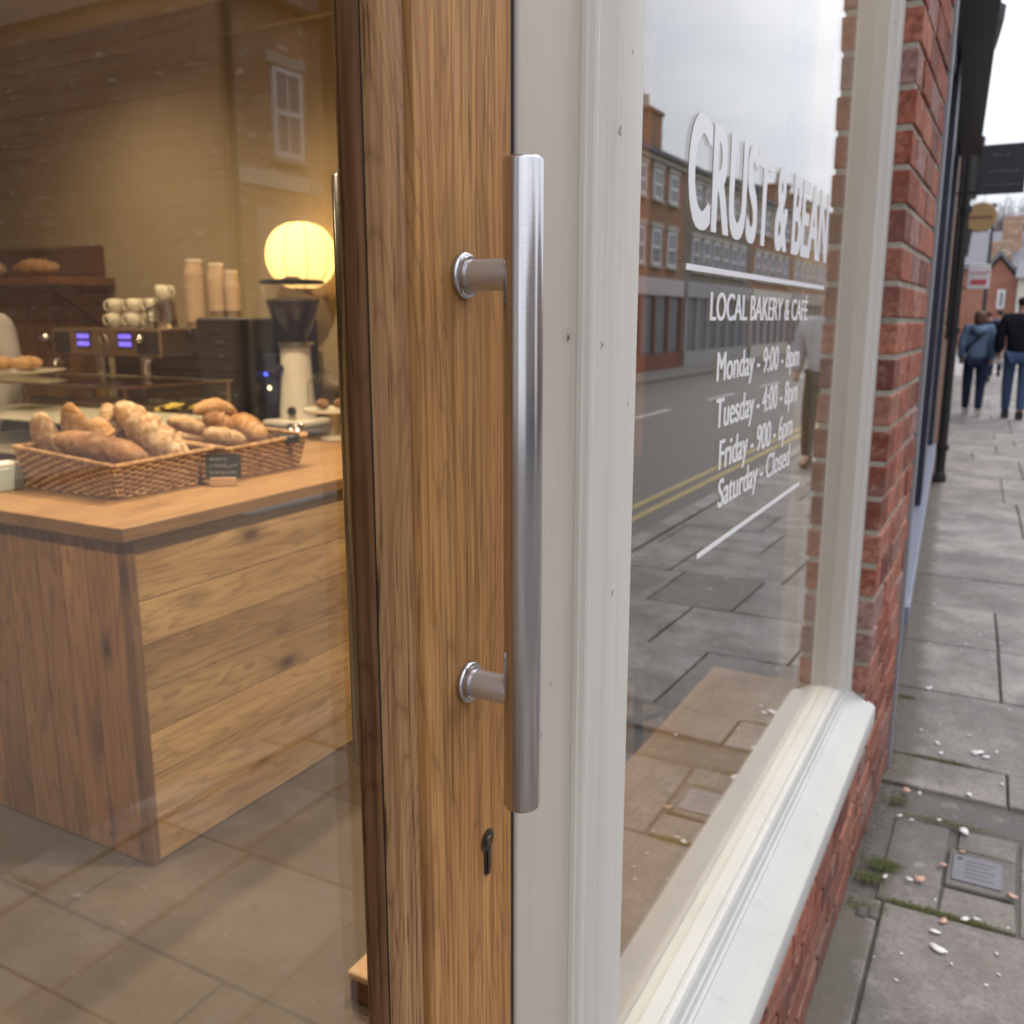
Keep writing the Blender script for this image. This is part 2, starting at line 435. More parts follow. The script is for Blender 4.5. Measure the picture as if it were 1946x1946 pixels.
# ================================================================ SETTING
def bend(y): return -.06 * max(0, y - 3)
def slab_mat():
    M = MT('paving_stone'); t = M.attr('tint'); co = M.coord(kind='World')
    n = M.noise(co, 3.2, 6, .65); f = M.noise(co, 70, 5, .7); b = M.noise(co, .9, 3, .5); sp = M.vor(co, 30)
    c = M.ramp(t, [(0, (.15, .135, .125)), (.6, (.39, .35, .325)), (1, (.46, .42, .395))])
    c = M.mix(M.ramp(n, [(.38, .75), (.60, 0)]), c, (.115, .10, .088))
    c = M.mix(M.ramp(M.noise(co, 11, 5, .7), [(.56, 0), (.70, .5)]), c, (.44, .41, .37))
    c = M.mix(M.ramp(M.noise(co, 18, 4, .7), [(.32, .5), (.42, 0)]), c, (.09, .08, .07))
    c = M.mix(M.ramp(f, [(.35, .4), (.55, 0)]), c, (.08, .075, .07))
    c = M.mix(M.ramp(f, [(.6, 0), (.75, .35)]), c, (.38, .36, .34))
    c = M.mix(M.ramp(sp, [(.05, .5), (.11, 0)]), c, (.42, .40, .38))
    # moss and damp close to the wall
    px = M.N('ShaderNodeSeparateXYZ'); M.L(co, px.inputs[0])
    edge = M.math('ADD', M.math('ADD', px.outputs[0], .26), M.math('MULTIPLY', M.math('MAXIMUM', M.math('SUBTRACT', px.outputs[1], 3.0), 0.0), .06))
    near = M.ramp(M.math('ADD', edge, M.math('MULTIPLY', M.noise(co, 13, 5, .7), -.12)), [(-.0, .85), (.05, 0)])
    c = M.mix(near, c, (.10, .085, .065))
    wet = M.ramp(b, [(.45, 0), (.7, .3)]); c = M.mix(wet, c, (.09, .085, .08))
    mo = M.math('MULTIPLY', M.ramp(M.noise(co, 6, 4, .6), [(.58, 0), (.7, .45)]), 1.0)
    c = M.mix(mo, c, (.15, .15, .085))
    return M.bsdf(c, M.ramp(n, [(.3, .5), (.7, .75)]), 0, M.bump(M.math('ADD', M.math('MULTIPLY', f, .5), n), .55, .006), .3)
MAT['slab'] = slab_mat()
MAT['joint'] = plain('joint_grit', (.13, .118, .105), .95, var=.4, nscale=60, bump=.8)
def make_pavement():
    rnd = random.Random(5); bm = NB(); tints = []
    def slab(xa, xb, ya, yb, t, dz=0, g=.0032, kind=0):
        g2 = g * rnd.uniform(.6, 1.3)
        nf = len(bm.faces)
        nx = max(1, int((xb - xa) / .12)); ny = max(1, int((yb - ya) / .12))
        vs = box(bm, (xa + g2, ya + g, -.05), (xb - g2, yb - g2, dz + rnd.uniform(-.0015, .0015)), .005, 2)
        tx = rnd.uniform(-.004, .004)
        for v in vs:
            if v.co.z > -.01:
                v.co.z += tx * (v.co.x - xa)
            e = noise.noise(v.co * 9) * .006
            v.co.x += e; v.co.y += noise.noise(v.co * 8 + Vector((3, 0, 0))) * .006
            f = min(1, max(0, (1.35 - v.co.x) / 1.6))
            v.co.x += bend(v.co.y) * f
        tints.extend([t] * (len(bm.faces) - nf))
    rows = [-6, -5.2, -4.4, -3.6, -2.8, -2, -1.2, -.4, .35, 1.05, 1.65, 2.257]
    rows2 = [2.92, 3.14, 3.77, 4.37, 4.98, 5.6, 6.2, 6.83, 7.5, 8.15, 8.76]
    y = 8.76
    while y < 60: y += rnd.choice([.6, .62, .65]) * (1 if y < 25 else 2.4); rows2.append(y)
    for R, near in ((rows, True), (rows2, False)):
        for i in range(len(R) - 1):
            ya, yb = R[i], R[i + 1]
            if near: xs = [-.40, -.175]
            else: xs = [-2.0, -1.1, -.40] if ya > 8 else [-1.0, -.33]
            x = xs[-1] + (.30 if near else rnd.choice([.22, .35, .5]))
            x = xs[-1]
            while x < 1.3:
                x += rnd.choice([.42, .6, .75]); xs.append(min(x, 1.34))
            if xs[-1] < 1.3: xs.append(1.34)
            for a, b in zip(xs, xs[1:]):
                if b - a < .04: continue
                slab(a, b, ya, yb, min(1, max(0, rnd.gauss(.62, .16))))
    # patched strip of dark tarmac and broken concrete around the small cover
    slab(-.23, 1.34, 2.735, 2.90, .0, -.012, .01)
    slab(-.20, -.05, 2.27, 2.72, .28, -.008); slab(-.03, .12, 2.60, 2.72, .35, -.006); slab(-.05, .12, 2.27, 2.40, .30, -.006)
    slab(-.048, .118, 2.405, 2.598, .12, -.0015, .003); slab(.12, .8, 2.27, 2.72, .3, -.008); slab(.8, 1.34, 2.27, 2.72, .5)
    for f, t in zip(bm.faces, tints): pass
    bm.faces.ensure_lookup_table(); lay = bm.faces.layers.float.new('tt')
    for f, t in zip(bm.faces, tints): f[lay] = t
    # kerb stones
    nf = len(bm.faces); y = -6
    while y < 70:
        box(bm, (1.35, y, -.12), (1.49, y + .9, .004), .012, 2); y += .91
    bm.faces.ensure_lookup_table()
    for f in bm.faces[nf:]: f[lay] = .85
    bmesh.ops.recalc_face_normals(bm, faces=bm.faces)
    me = bpy.data.meshes.new('pavement'); bm.to_mesh(me); bm.free()
    color_faces(me, [d.value for d in me.attributes['tt'].data])
    tag(link_mesh('pavement', me, MAT['slab']), kind='structure')
make_pavement()
bm = NB(); box(bm, (-30, -8, -.2), (1.40, 75, -.014)); tag(obj('pavement_bed', bm, MAT['joint']), kind='structure')
M = MT('asphalt'); co = M.coord(kind='World'); n = M.noise(co, 120, 4, .7); b = M.noise(co, .7, 4, .6)
MAT['asphalt'] = M.bsdf(M.mix(b, M.mix(n, (.15, .138, .128), (.24, .22, .205)), (.19, .175, .16)), .75, 0, M.bump(n, .6, .006), .3)
bm = NB(); box(bm, (1.45, -20, -.3), (7.2, 120, -.10)); tag(obj('road', bm, MAT['asphalt']), kind='structure')
bm = NB(); box(bm, (-120, -120, -.45), (160, 260, -.305)); tag(obj('ground', bm, MAT['asphalt']), kind='structure')
MAT['yellow'] = plain('yellow_road_paint', (.44, .33, .14), .7, var=.3, nscale=20)
MAT['whitepaint'] = plain('white_road_paint', (.55, .54, .52), .7, var=.25, nscale=20)
bm = NB()
for x in (1.82, 1.99): box(bm, (x, 5.3, -.11), (x + .07, 90, -.096))
tag(obj('yellow_lines', bm, MAT['yellow']), kind='structure')
bm = NB(); y = 1.2
while y < 80: box(bm, (4.55, y, -.11), (4.65, y + 1.9, -.096)); y += 4.1
tag(obj('lane_dashes', bm, MAT['whitepaint']), kind='structure')
bm = NB(); box(bm, (7.2, -20, -.12), (7.35, 120, .0), .01); box(bm, (7.35, -20, -.3), (8.9, 120, -.004)); box(bm, (8.9, -20, -.3), (18, 9.3, -.008))
me_o = obj('far_pavement', bm, plain('far_paving', (.24, .22, .20), .8, var=.2, nscale=3)); tag(me_o, kind='structure')

# ---------------------------------------------------------------- interior shell
def plaster(name, col, seed=0):
    M = MT(name); co = M.coord(kind='World', loc=(seed,) * 3); n = M.noise(co, 1.2, 4, .6); f = M.noise(co, 40, 4, .6)
    return M.bsdf(M.mix(n, tuple(x * .85 for x in col), col), .8, 0, M.bump(f, .15, .002), .2)
MAT['plaster'] = plaster('olive_plaster', (.42, .335, .21)); MAT['ceil'] = plaster('ceiling_paint', (.72, .62, .48), 3)
def floor_mat():
    M = MT('stone_floor'); co = M.coord(kind='World')
    n = M.noise(co, 2.4, 6, .65); f = M.noise(co, 45, 5, .7)
    b = M.N('ShaderNodeTexBrick'); M.L(M.coord(kind='World', rot=(0, 0, 0), loc=(.3, .25, 0)), b.inputs['Vector']); b.inputs['Scale'].default_value = 1
    b.inputs['Brick Width'].default_value = 1.1; b.inputs['Row Height'].default_value = .75; b.inputs['Mortar Size'].default_value = .006
    M.set(b.inputs['Color1'], (.105, .078, .058)); M.set(b.inputs['Color2'], (.118, .09, .068)); M.set(b.inputs['Mortar'], (.06, .047, .037))
    c = M.mix(M.ramp(n, [(.35, .5), (.65, 0)]), b.outputs[0], (.05, .044, .04))
    c = M.mix(M.ramp(n, [(.56, 0), (.68, .5)]), c, (.15, .125, .085))
    c = M.mix(M.ramp(f, [(.60, 0), (.72, .35)]), c, (.22, .2, .18))
    return M.bsdf(c, .55, 0, M.bump(M.math('ADD', n, M.math('MULTIPLY', f, .3)), .5, .006), .4)
bm = NB(); box(bm, (-6.6, -1.3, -.04), (-.40, 4.0, .0)); tag(obj('floor', bm, floor_mat()), kind='structure')
bm = NB(); box(bm, (-6.6, -1.3, 3.04), (-.30, 4.0, 3.2)); tag(obj('ceiling', bm, MAT['ceil']), kind='structure')
bm = NB(); box(bm, (-6.5, 3.9, 0), (-.5, 4.0, 3.04)); box(bm, (-6.5, 3.86, 2.885), (-.5, 3.899, 3.038)); tag(obj('wall_side', bm, MAT['plaster']), kind='structure')
bm = NB(); box(bm, (-6.6, -1.3, 0), (-6.5, 4.0, 3.04)); tag(obj('wall_back', bm, MAT['plaster']), kind='structure')
bm = NB(); box(bm, (-6.5, -1.3, 0), (-.4, -1.2, 3.04)); tag(obj('wall_near', bm, MAT['plaster']), kind='structure')
bm = NB(); box(bm, (-.52, -1.2, 2.45), (-.28, 2.31, 4.2)); box(bm, (-.52, -4, 0), (-.28, -.30, 4.2)); tag(obj('wall_front', bm, MAT['paint']), kind='structure')

# ================================================================ DOOR
door = thing('oak_door', 'oak framed glass door with a long steel bar pull', 'door', (-.36, .15, 0))
bm = NB()
prism(bm, [(-.345, .484), (-.334, .4885), (-.334, .6085), (-.3355, .611), (-.385, .611), (-.385, .492), (-.364, .484)], .02, 2.3)
obj('stile', bm, MAT['oak'], door)
bm = NB()
prism(bm, [(-.3620, .4500), (-.3395, .4500), (-.3368, .4512), (-.3350, .4550), (-.3342, .468), (-.3345, .477), (-.3362, .4815), (-.339, .4838), (-.374, .4838), (-.3640, .462)], .02, 2.3)
obj('edge_moulding', bm, MAT['oak_edge'], door, smooth=True, autosmooth=50)
bm = NB(); prism(bm, [(-.3545, .4476), (-.3425, .4476), (-.3425, .4499), (-.3545, .4499)], .02, 2.3); obj('gasket', bm, MAT['gasket'], door)
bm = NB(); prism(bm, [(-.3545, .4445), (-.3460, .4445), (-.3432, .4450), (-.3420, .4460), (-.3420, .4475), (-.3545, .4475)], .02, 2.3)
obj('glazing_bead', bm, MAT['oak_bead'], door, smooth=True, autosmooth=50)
bm = NB(); box(bm, (-.385, -.29, .02), (-.334, -.11, 2.3), .002); obj('stile', bm, MAT['oak'], door)
bm = NB(); box(bm, (-.384, -.11, .02), (-.335, .448, .24), .002); box(bm, (-.384, -.11, 2.16), (-.335, .448, 2.3), .002); obj('rail', bm, MAT['oak'], door)
bm = NB(); box(bm, (-.361, -.115, .235), (-.355, .4500, 2.165)); obj('glass_pane', bm, MAT['doorglass'], door)
# handle
bm = NB(); r = .0132; bz0, bz1 = 1.0740, 1.5205
lathe(bm, [(0, bz0), (r - .0022, bz0), (r - .0008, bz0 + .0006), (r, bz0 + .0022), (r, bz1 - .0022), (r - .0008, bz1 - .0006), (r - .0022, bz1), (0, bz1)], (-.2885, .5425, 0), 64)
bar = obj('bar_handle', bm, MAT['steel'], door, smooth=True, autosmooth=50)
for z in (1.4490, 1.1610):
    Mx = Matrix.Rotation(PI / 2, 4, 'Y')
    bm = NB(); lathe(bm, [(.0103, 0), (.0103, .040)], (-.332, .5425, z), 40, Mx); obj('standoff', bm, MAT['steel2'], bar, smooth=True, autosmooth=40)
    bm = NB(); lathe(bm, [(.0152, 0), (.0154, .0018), (.0151, .0034), (.0141, .0044), (.0126, .0047), (.0124, .0066), (.0102, .0068)], (-.3338, .5425, z), 48, Mx); obj('rose', bm, MAT['steel'], bar, smooth=True, autosmooth=35)
# matching bar on the inner face
bm = NB(); lathe(bm, [(0, bz0), (r - .0022, bz0), (r, bz0 + .0022), (r, bz1 - .0022), (r - .0022, bz1), (0, bz1)], (-.4265, .5435, 0), 48)
inner = obj('inner_bar_handle', bm, MAT['steel'], door, smooth=True, autosmooth=50)
for z in (1.4490, 1.1610):
    bm = NB(); lathe(bm, [(.0103, 0), (.0103, .034)], (-.4190, .5425, z), 32, Matrix.Rotation(PI / 2, 4, 'Y')); obj('standoff', bm, MAT['steel2'], inner, smooth=True, autosmooth=40)
# lock: keyhole shaped profile cylinder
def keyhole(sc_):
    pts = []
    for k in range(17):
        a = math.radians(-55 + k * 290 / 16); pts.append((.5695 + .0082 * sc_ * math.cos(a), 1.0185 + .0082 * sc_ * math.sin(a)))
    w_ = .0046 * sc_
    zb = .9935 - (sc_ - 1) * .004
    for k in range(7):
        a = PI + k * PI / 6; pts.append((.5695 + w_ * math.cos(a), zb + w_ * math.sin(a)))
    return pts
bm = NB(); prism(bm, keyhole(1.12), -.3345, -.3332, 'x'); lk = obj('lock', bm, MAT['bronze'], door)
bm = NB(); prism(bm, keyhole(.92), -.3333, -.3330, 'x'); obj('lock_cavity', bm, MAT['black'], lk)
bm = NB(); lathe(bm, [(.0046, 0), (.0046, .0012), (.0036, .0021), (0, .0021)], (-.3332, .5695, 1.0185), 24, Matrix.Rotation(PI / 2, 4, 'Y')); box(bm, (-.3325, .568, .990), (-.3318, .5708, 1.010)); obj('lock_cylinder', bm, MAT['bronze'], lk, smooth=False)

# ================================================================ SHOP WINDOW
win = thing('shop_window', 'pale painted shop window with white opening hours lettering', 'window', (-.33, 1.45, 0))
bm = NB(); box(bm, (-.45, .6114, 0), (-.3362, .6172, 2.45)); obj('gap_shade_strip', bm, MAT['gasket'], win)  # black strip put into the door gap to read as its shade
bm = NB()
prism(bm, [(-.45, .6175), (-.3345, .6175), (-.3330, .6185), (-.3325, .6200), (-.3325, .7212), (-.45, .7212)], 0, 2.45)
obj('post', bm, MAT['paint'], win, smooth=True, autosmooth=28)
bm = NB()
prism(bm, [(-.45, .7216), (-.3275, .7216), (-.3262, .7235), (-.3215, .7245), (-.3195, .7275), (-.3205, .7315), (-.326, .7335)] +
      [(-.3265 - .0055 * math.sin(PI * k / 8), .735 + .040 * k / 8) for k in range(9)] +
      [(-.3225, .777), (-.3205, .7815), (-.3225, .786), (-.3295, .788), (-.3300, .7905), (-.3265, .7925), (-.3255, .795), (-.3255, .843), (-.327, .8455), (-.330, .8462), (-.349, .8462), (-.45, .8462)], 0, 2.45)
obj('moulding', bm, MAT['paint3'], win, smooth=True, autosmooth=28)
bm = NB()
prism(bm, [(-.42, 2.209), (-.3125, 2.209), (-.3105, 2.211), (-.310, 2.214), (-.310, 2.238), (-.3075, 2.240), (-.3035, 2.2415), (-.3025, 2.246), (-.3035, 2.250), (-.3075, 2.2515), (-.3080, 2.262), (-.3050, 2.2645), (-.3035, 2.271),
           (-.3045, 2.281), (-.3015, 2.285), (-.2975, 2.288), (-.2962, 2.294), (-.2962, 2.3135), (-.42, 2.3135)], .50, 2.45)
obj('jamb', bm, MAT['paint2'], win, smooth=True, autosmooth=28)
bm = NB()
SP = [(-.36, .425), (-.36, .550), (-.3445, .550), (-.343, .5535), (-.3225, .5515), (-.3212, .5485), (-.3165, .5485), (-.3120, .5465), (-.3085, .5415), (-.3070, .5330), (-.3060, .5290), (-.3030, .5265), (-.3018, .5200), (-.3000, .5175), (-.2970, .5160), (-.2958, .5125),
      (-.2440, .4790), (-.2402, .4755), (-.2388, .4705), (-.2388, .4320), (-.2400, .4285), (-.2430, .4270), (-.2560, .4270), (-.2590, .4250)]
prism(bm, SP, .8468, 2.3130, 'y')
prism(bm, [(-.2588, .4275), (-.2588, .4872), (-.2440, .4785), (-.2402, .4752), (-.2389, .4705), (-.2389, .4320), (-.2400, .4287), (-.2430, .4275)], 2.3131, 2.328, 'y')
obj('sill', bm, MAT['sillpaint'], win, smooth=True, autosmooth=22)
bm = NB(); prism(bm, [(-.36, 2.28), (-.31, 2.28), (-.30, 2.30), (-.30, 2.45), (-.36, 2.45)], .8468, 2.209, 'y'); obj('head', bm, MAT['paint2'], win)
bm = NB(); box(bm, (-.3452, .8466, .5540), (-.343, 2.2085, 2.281)); pane = obj('glass_pane', bm, MAT['glass'], win)
def letter(text, y0, y1, z0, z1, fat=0.0, parent=win, x=-.3424, space=1.0, tall=0.0):
    """window lettering; three slightly shifted layers give the heavy weight"""
    cu = bpy.data.curves.new('t', 'FONT'); cu.body = text; cu.resolution_u = 6; cu.space_character = space
    to = bpy.data.objects.new('t', cu); COL.objects.link(to)
    dg = bpy.context.evaluated_depsgraph_get(); me = bpy.data.meshes.new_from_object(to.evaluated_get(dg))
    bpy.data.objects.remove(to)
    xs = [v.co.x for v in me.vertices]; ys = [v.co.y for v in me.vertices]
    xa, xb, ya, yb = min(xs), max(xs), min(ys), max(ys)
    for v in me.vertices:
        v.co = Vector((x, y0 + fat + (v.co.x - xa) / (xb - xa) * (y1 - y0 - 2 * fat), z0 + tall + (v.co.y - ya) / (yb - ya) * (z1 - z0 - 2 * tall)))
    bm = NB(); k = 0
    for sh in ([(-fat, 0), (0, 0), (fat, 0)] if not tall else [(-fat, -tall), (-fat, tall), (fat, -tall), (fat, tall), (0, 0), (-fat, 0), (fat, 0), (0, tall), (0, -tall)]):
        me2 = me.copy(); me2.transform(Matrix.Translation((-.00003 * k, sh[0], sh[1]))); bm.from_mesh(me2); k += 1
    out = bpy.data.meshes.new('lettering'); bm.to_mesh(out); bm.free()
    return link_mesh('lettering', out, MAT['vinyl'], parent)
letter('CRUST & BEAN', 1.030, 1.852, 1.522, 1.648, .0052, space=1.0, tall=.0022)
letter('LOCAL BAKERY & CAF\u00c9', 1.132, 1.714, 1.419, 1.463, .0022)
letter('Monday - 9:00 - 8pm', 1.172, 1.668, 1.330, 1.380, .0021)
letter('Tuesday - 4:00 - 8pm', 1.176, 1.672, 1.268, 1.320, .0021)
letter('Friday - 900 - 6pm', 1.200, 1.646, 1.210, 1.264, .0021)
letter('Saturday - Closed', 1.203, 1.640, 1.158, 1.210, .0021)
bm = NB(); box(bm, (-.3428, 1.034, 1.4755), (-.3424, 1.848, 1.4825)); obj('lettering_rule', bm, MAT['vinyl'], win)
bm = NB(); box(bm, (-.3428, 1.120, 1.119), (-.3424, 1.738, 1.126)); obj('lettering_rule', bm, MAT['vinyl'], win)

# ================================================================ BRICK PIER
pier = thing('brick_pier', 'red brick pier between the pale window and the dark shopfront', 'brick wall', (-.35, 2.6, 0))
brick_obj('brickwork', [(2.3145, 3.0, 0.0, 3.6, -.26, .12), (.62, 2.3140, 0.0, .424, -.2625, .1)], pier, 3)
bm = NB(); box(bm, (-.48, 2.318, 0), (-.2655, 2.996, 3.6)); box(bm, (-.46, .63, 0), (-.268, 2.317, .4245)); obj('mortar_bed', bm, MAT['mortar'], pier)

# ================================================================ NEIGHBOURING SHOPFRONTS
def lx(y, off=0.0): return -.26 + bend(y) + off
MAT['navy'] = plain('navy_frame_paint', (.020, .026, .05), .35, var=.2); MAT['nblue'] = plain('pale_blue_sill', (.20, .22, .29), .4, var=.1)
MAT['trim'] = plain('grey_trim', (.26, .26, .28), .5, var=.1); MAT['blackpaint'] = plain('black_fascia_paint', (.010, .009, .012), .45)
def sbox(bm, y0, y1, z0, z1, o0, o1, bev=.004):
    """box that follows the bend of the building line"""
    vs = box(bm, (o0, y0, z0), (o1, y1, z1), bev)
    for v in vs: v.co.x += -.26 + bend(v.co.y)
nb = thing('dark_shopfront', 'navy framed shopfront with black fascia beyond the brick pier', 'shopfront', (-.6, 5, 0))
bm = NB(); sbox(bm, 3.003, 3.09, 0, 3.6, -.2, .010); obj('pilaster', bm, MAT['trim'], nb)
bm = NB(); sbox(bm, 3.28, 3.55, .52, 2.75, -.12, -.008); sbox(bm, 3.55, 4.9, 2.5, 2.75, -.1, -.02); sbox(bm, 4.9, 5.3, .52, 2.75, -.12, -.002); sbox(bm, 5.3, 7.6, 2.5, 2.75, -.1, -.02); sbox(bm, 7.4, 7.6, .0, 2.75, -.12, .0); obj('frame', bm, MAT['navy'], nb)
bm = NB(); sbox(bm, 3.55, 7.45, .52, 2.52, -.09, -.082, 0); obj('glass_pane', bm, MAT['glass'], nb)
bm = NB(); sbox(bm, 3.10, 7.5, .46, .518, -.12, .024); obj('sill', bm, MAT['nblue'], nb)
bm = NB(); sbox(bm, 3.10, 7.5, 0, .46, -.12, -.004); obj('stall_riser', bm, plain('grey_render', (.09, .09, .095), .8, var=.2), nb)
bm = NB(); sbox(bm, 3.10, 7.6, 0, 3.0, -.9, -.45); obj('dark_interior_panel', bm, MAT['black'], nb)  # black sheet stands in for the unlit shop inside
bm = NB(); sbox(bm, 3.2, 7.9, 2.6, 3.75, -.14, .13); obj('fascia', bm, MAT['blackpaint'], nb)
bm = NB(); sbox(bm, 3.1, 7.6, 3.75, 6.5, -.6, -.01); obj('upper_wall', bm, plain('dark_render', (.1, .09, .09), .8), nb)
br2 = thing('brown_brick_shop', 'brown brick shopfront strip with black corner boards', 'building', (-.7, 9, 0))
bt = brick_tex('brown_brick', (.23, .10, .06), (.32, .15, .09), (.3, .27, .24))
bm = NB(); sbox(bm, 7.6, 8.9, 0, 3.7, -.6, .0); sbox(bm, 9.4, 12.0, 0, 3.7, -.6, .0); obj('wall', bm, bt, br2)
bm = NB(); sbox(bm, 9.2, 9.4, 1.25, 3.5, -.2, .085); obj('corner_board', bm, MAT['blackpaint'], br2)
bm = NB(); sbox(bm, 7.6, 12.0, 3.7, 6.6, -.6, -.0); obj('upper_wall', bm, plain('white_render', (.68, .68, .7), .7), br2)
dp = thing('downpipe', 'black cast iron downpipe running down to the pavement', 'downpipe', (lx(9) + .05, 9.0, 0))
bm = NB(); tube(bm, [(lx(9) + .06, 9, .05), (lx(9) + .06, 9, 3.4)], .042, 14); obj('pipe', bm, MAT['blackpaint'], dp, smooth=True, autosmooth=40)
bm = NB()
for z in (.28, 1.3, 2.3): lathe(bm, [(.042, z), (.058, z + .005), (.058, z + .06), (.042, z + .065)], (lx(9) + .06, 9, 0), 14)
lathe(bm, [(.05, 0), (.062, .01), (.055, .06), (.042, .1)], (lx(9) + .06, 9, 0), 14); obj_split('collar', bm, MAT['blackpaint'], dp)
hp = thing('rain_hopper', 'black rainwater hopper high on the white wall', 'rain hopper', (lx(11) + .12, 11, 4.2))
bm = NB(); tube(bm, [(lx(11) + .16, 11, 4.25), (lx(11) + .16, 11, 6.6)], .05, 12); obj('pipe', bm, MAT['blackpaint'], hp)
bm = NB(); lathe(bm, [(.05, 4.0), (.08, 4.1), (.12, 4.3), (.13, 4.45), (.05, 4.5)], (lx(11) + .13, 11, 0), 8); lathe(bm, [(.05, 5.2), (.09, 5.3), (.13, 5.5), (.13, 5.6), (.05, 5.62)], (lx(11) + .13, 11, 0), 8); obj_split('hopper', bm, MAT['blackpaint'], hp)
# farther buildings on this side
def near_block(y0, y1, h, label, mat, name='terrace_shop'):
    t = thing(name, label, 'building', (lx((y0 + y1) / 2) - 1, (y0 + y1) / 2, 0))
    bm = NB(); sbox(bm, y0, y1, 0, h, -6, 0, 0); obj('wall', bm, mat, t)
    bm = NB(); sbox(bm, y0 + .3, y1 - .3, .5, 2.4, -.1, .02); obj('window', bm, MAT['navy'], t)
    bm = NB(); sbox(bm, y0 + .1, y1 - .1, 2.5, 3.0, -.1, .08); obj('fascia', bm, MAT['blackpaint'], t)
    bm = NB(); vs = []
    prism(bm, [(-6.2, h), (.2, h), (-3, h + 1.8)], y0, y1, 'y')
    for v in bm.verts: v.co.x += -.26 + bend(v.co.y)
    obj('roof', bm, MAT['slate'], t)
MAT['slate'] = plain('slate_roof', (.13, .13, .15), .7, var=.25, nscale=6)
near_block(12.02, 18, 3.4, 'low dark shop beyond the downpipe', plain('grey_wall', (.2, .19, .19), .8))
near_block(18.02, 27, 3.0, 'low brick shop far along the near pavement', bt)

# projecting signs
def blade(name, label, y, xa, xb, z0, z1, mat, th=.03, post=True):
    t = thing(name, label, 'sign', (lx(y), y, (z0 + z1) / 2))
    bm = NB(); box(bm, (xa, y - th / 2, z0), (xb, y + th / 2, z1), .006); p = obj('panel', bm, mat, t)
    bm = NB(); box(bm, (lx(y) - .02, y - .012, z1 - .03), (xa + .02, y + .012, z1 - .01)); box(bm, (lx(y) - .02, y - .012, z0 + .01), (xa + .02, y + .012, z0 + .03)); obj_split('bracket', bm, MAT['blackpaint'], t)
    return t, p
def flat_text(text, xa, xb, z0, z1, y, mat, parent, bold=0):
    cu = bpy.data.curves.new('t', 'FONT'); cu.body = text; cu.offset = bold
    to = bpy.data.objects.new('t', cu); COL.objects.link(to)
    dg = bpy.context.evaluated_depsgraph_get(); me = bpy.data.meshes.new_from_object(to.evaluated_get(dg)); bpy.data.objects.remove(to)
    xs = [v.co.x for v in me.vertices]; ys = [v.co.y for v in me.vertices]
    for v in me.vertices: v.co = Vector((xa + (v.co.x - min(xs)) / (max(xs) - min(xs)) * (xb - xa), y, z0 + (v.co.y - min(ys)) / (max(ys) - min(ys)) * (z1 - z0)))
    return link_mesh('lettering', me, mat, parent)
MAT['signblack'] = plain('sign_charcoal', (.035, .034, .042), .5); MAT['signgrey'] = plain('sign_grey_script', (.16, .16, .18), .6)
t, p = blade('hanging_sign', 'square charcoal hanging sign with faint grey script', 8.0, -.43, -.115, 2.33, 2.68, MAT['signblack'])
# illegible script on the sign: faint strokes
def squiggle(xa, xb, z, h, y, n, mat, parent, r=.004, seed=1):
    rr = random.Random(seed); bm = NB(); x = xa
    while x < xb:
        w_ = rr.uniform(.5, 1) * h; pts = [(x + w_ * k / 4, y, z + h * rr.uniform(0, 1)) for k in range(4)]
        tube(bm, pts, r, 5); x += w_ * rr.uniform(.95, 1.25)
    return obj('script', bm, mat, parent)
squiggle(-.36, -.22, 2.575, .045, 7.983, 5, MAT['signgrey'], t, .005, 3)
squiggle(-.375, -.17, 2.475, .022, 7.983, 9, MAT['signgrey'], t, .005, 4); squiggle(-.40, -.15, 2.385, .014, 7.983, 9, MAT['signgrey'], t, .003, 5)
rs = thing('round_sign', 'round tan sign disc hanging below the charcoal sign', 'sign', (-.47, 10, 2.35))
bm = NB(); lathe(bm, [(0, -.02), (.128, -.02), (.134, -.012), (.134, .012), (.128, .02), (0, .02)], (-.475, 10, 2.36), 40, Matrix.Rotation(PI / 2, 4, 'X')); obj('disc', bm, plain('tan_sign', (.44, .30, .14), .5, var=.1), rs)
bm = NB(); box(bm, (-.68, 9.99, 2.35), (-.60, 10.01, 2.37)); obj('bracket', bm, MAT['blackpaint'], rs)
squiggle(-.565, -.39, 2.35, .018, 9.976, 9, plain('brown_script', (.16, .10, .06), .6), rs, .005, 8)
t, p = blade('red_and_white_sign', 'small white lightbox sign with red lettering bands', 16.0, -.86, -.56, 1.88, 2.24, plain('sign_white', (.8, .78, .78), .5, var=.03), .08)
MAT['pink'] = plain('sign_red', (.60, .10, .12), .5); bm = NB(); box(bm, (-.82, 15.955, 1.94), (-.60, 15.959, 2.02)); obj('red_band', bm, MAT['pink'], t)
squiggle(-.82, -.61, 2.08, .07, 15.955, 6, MAT['pink'], t, .008, 6)

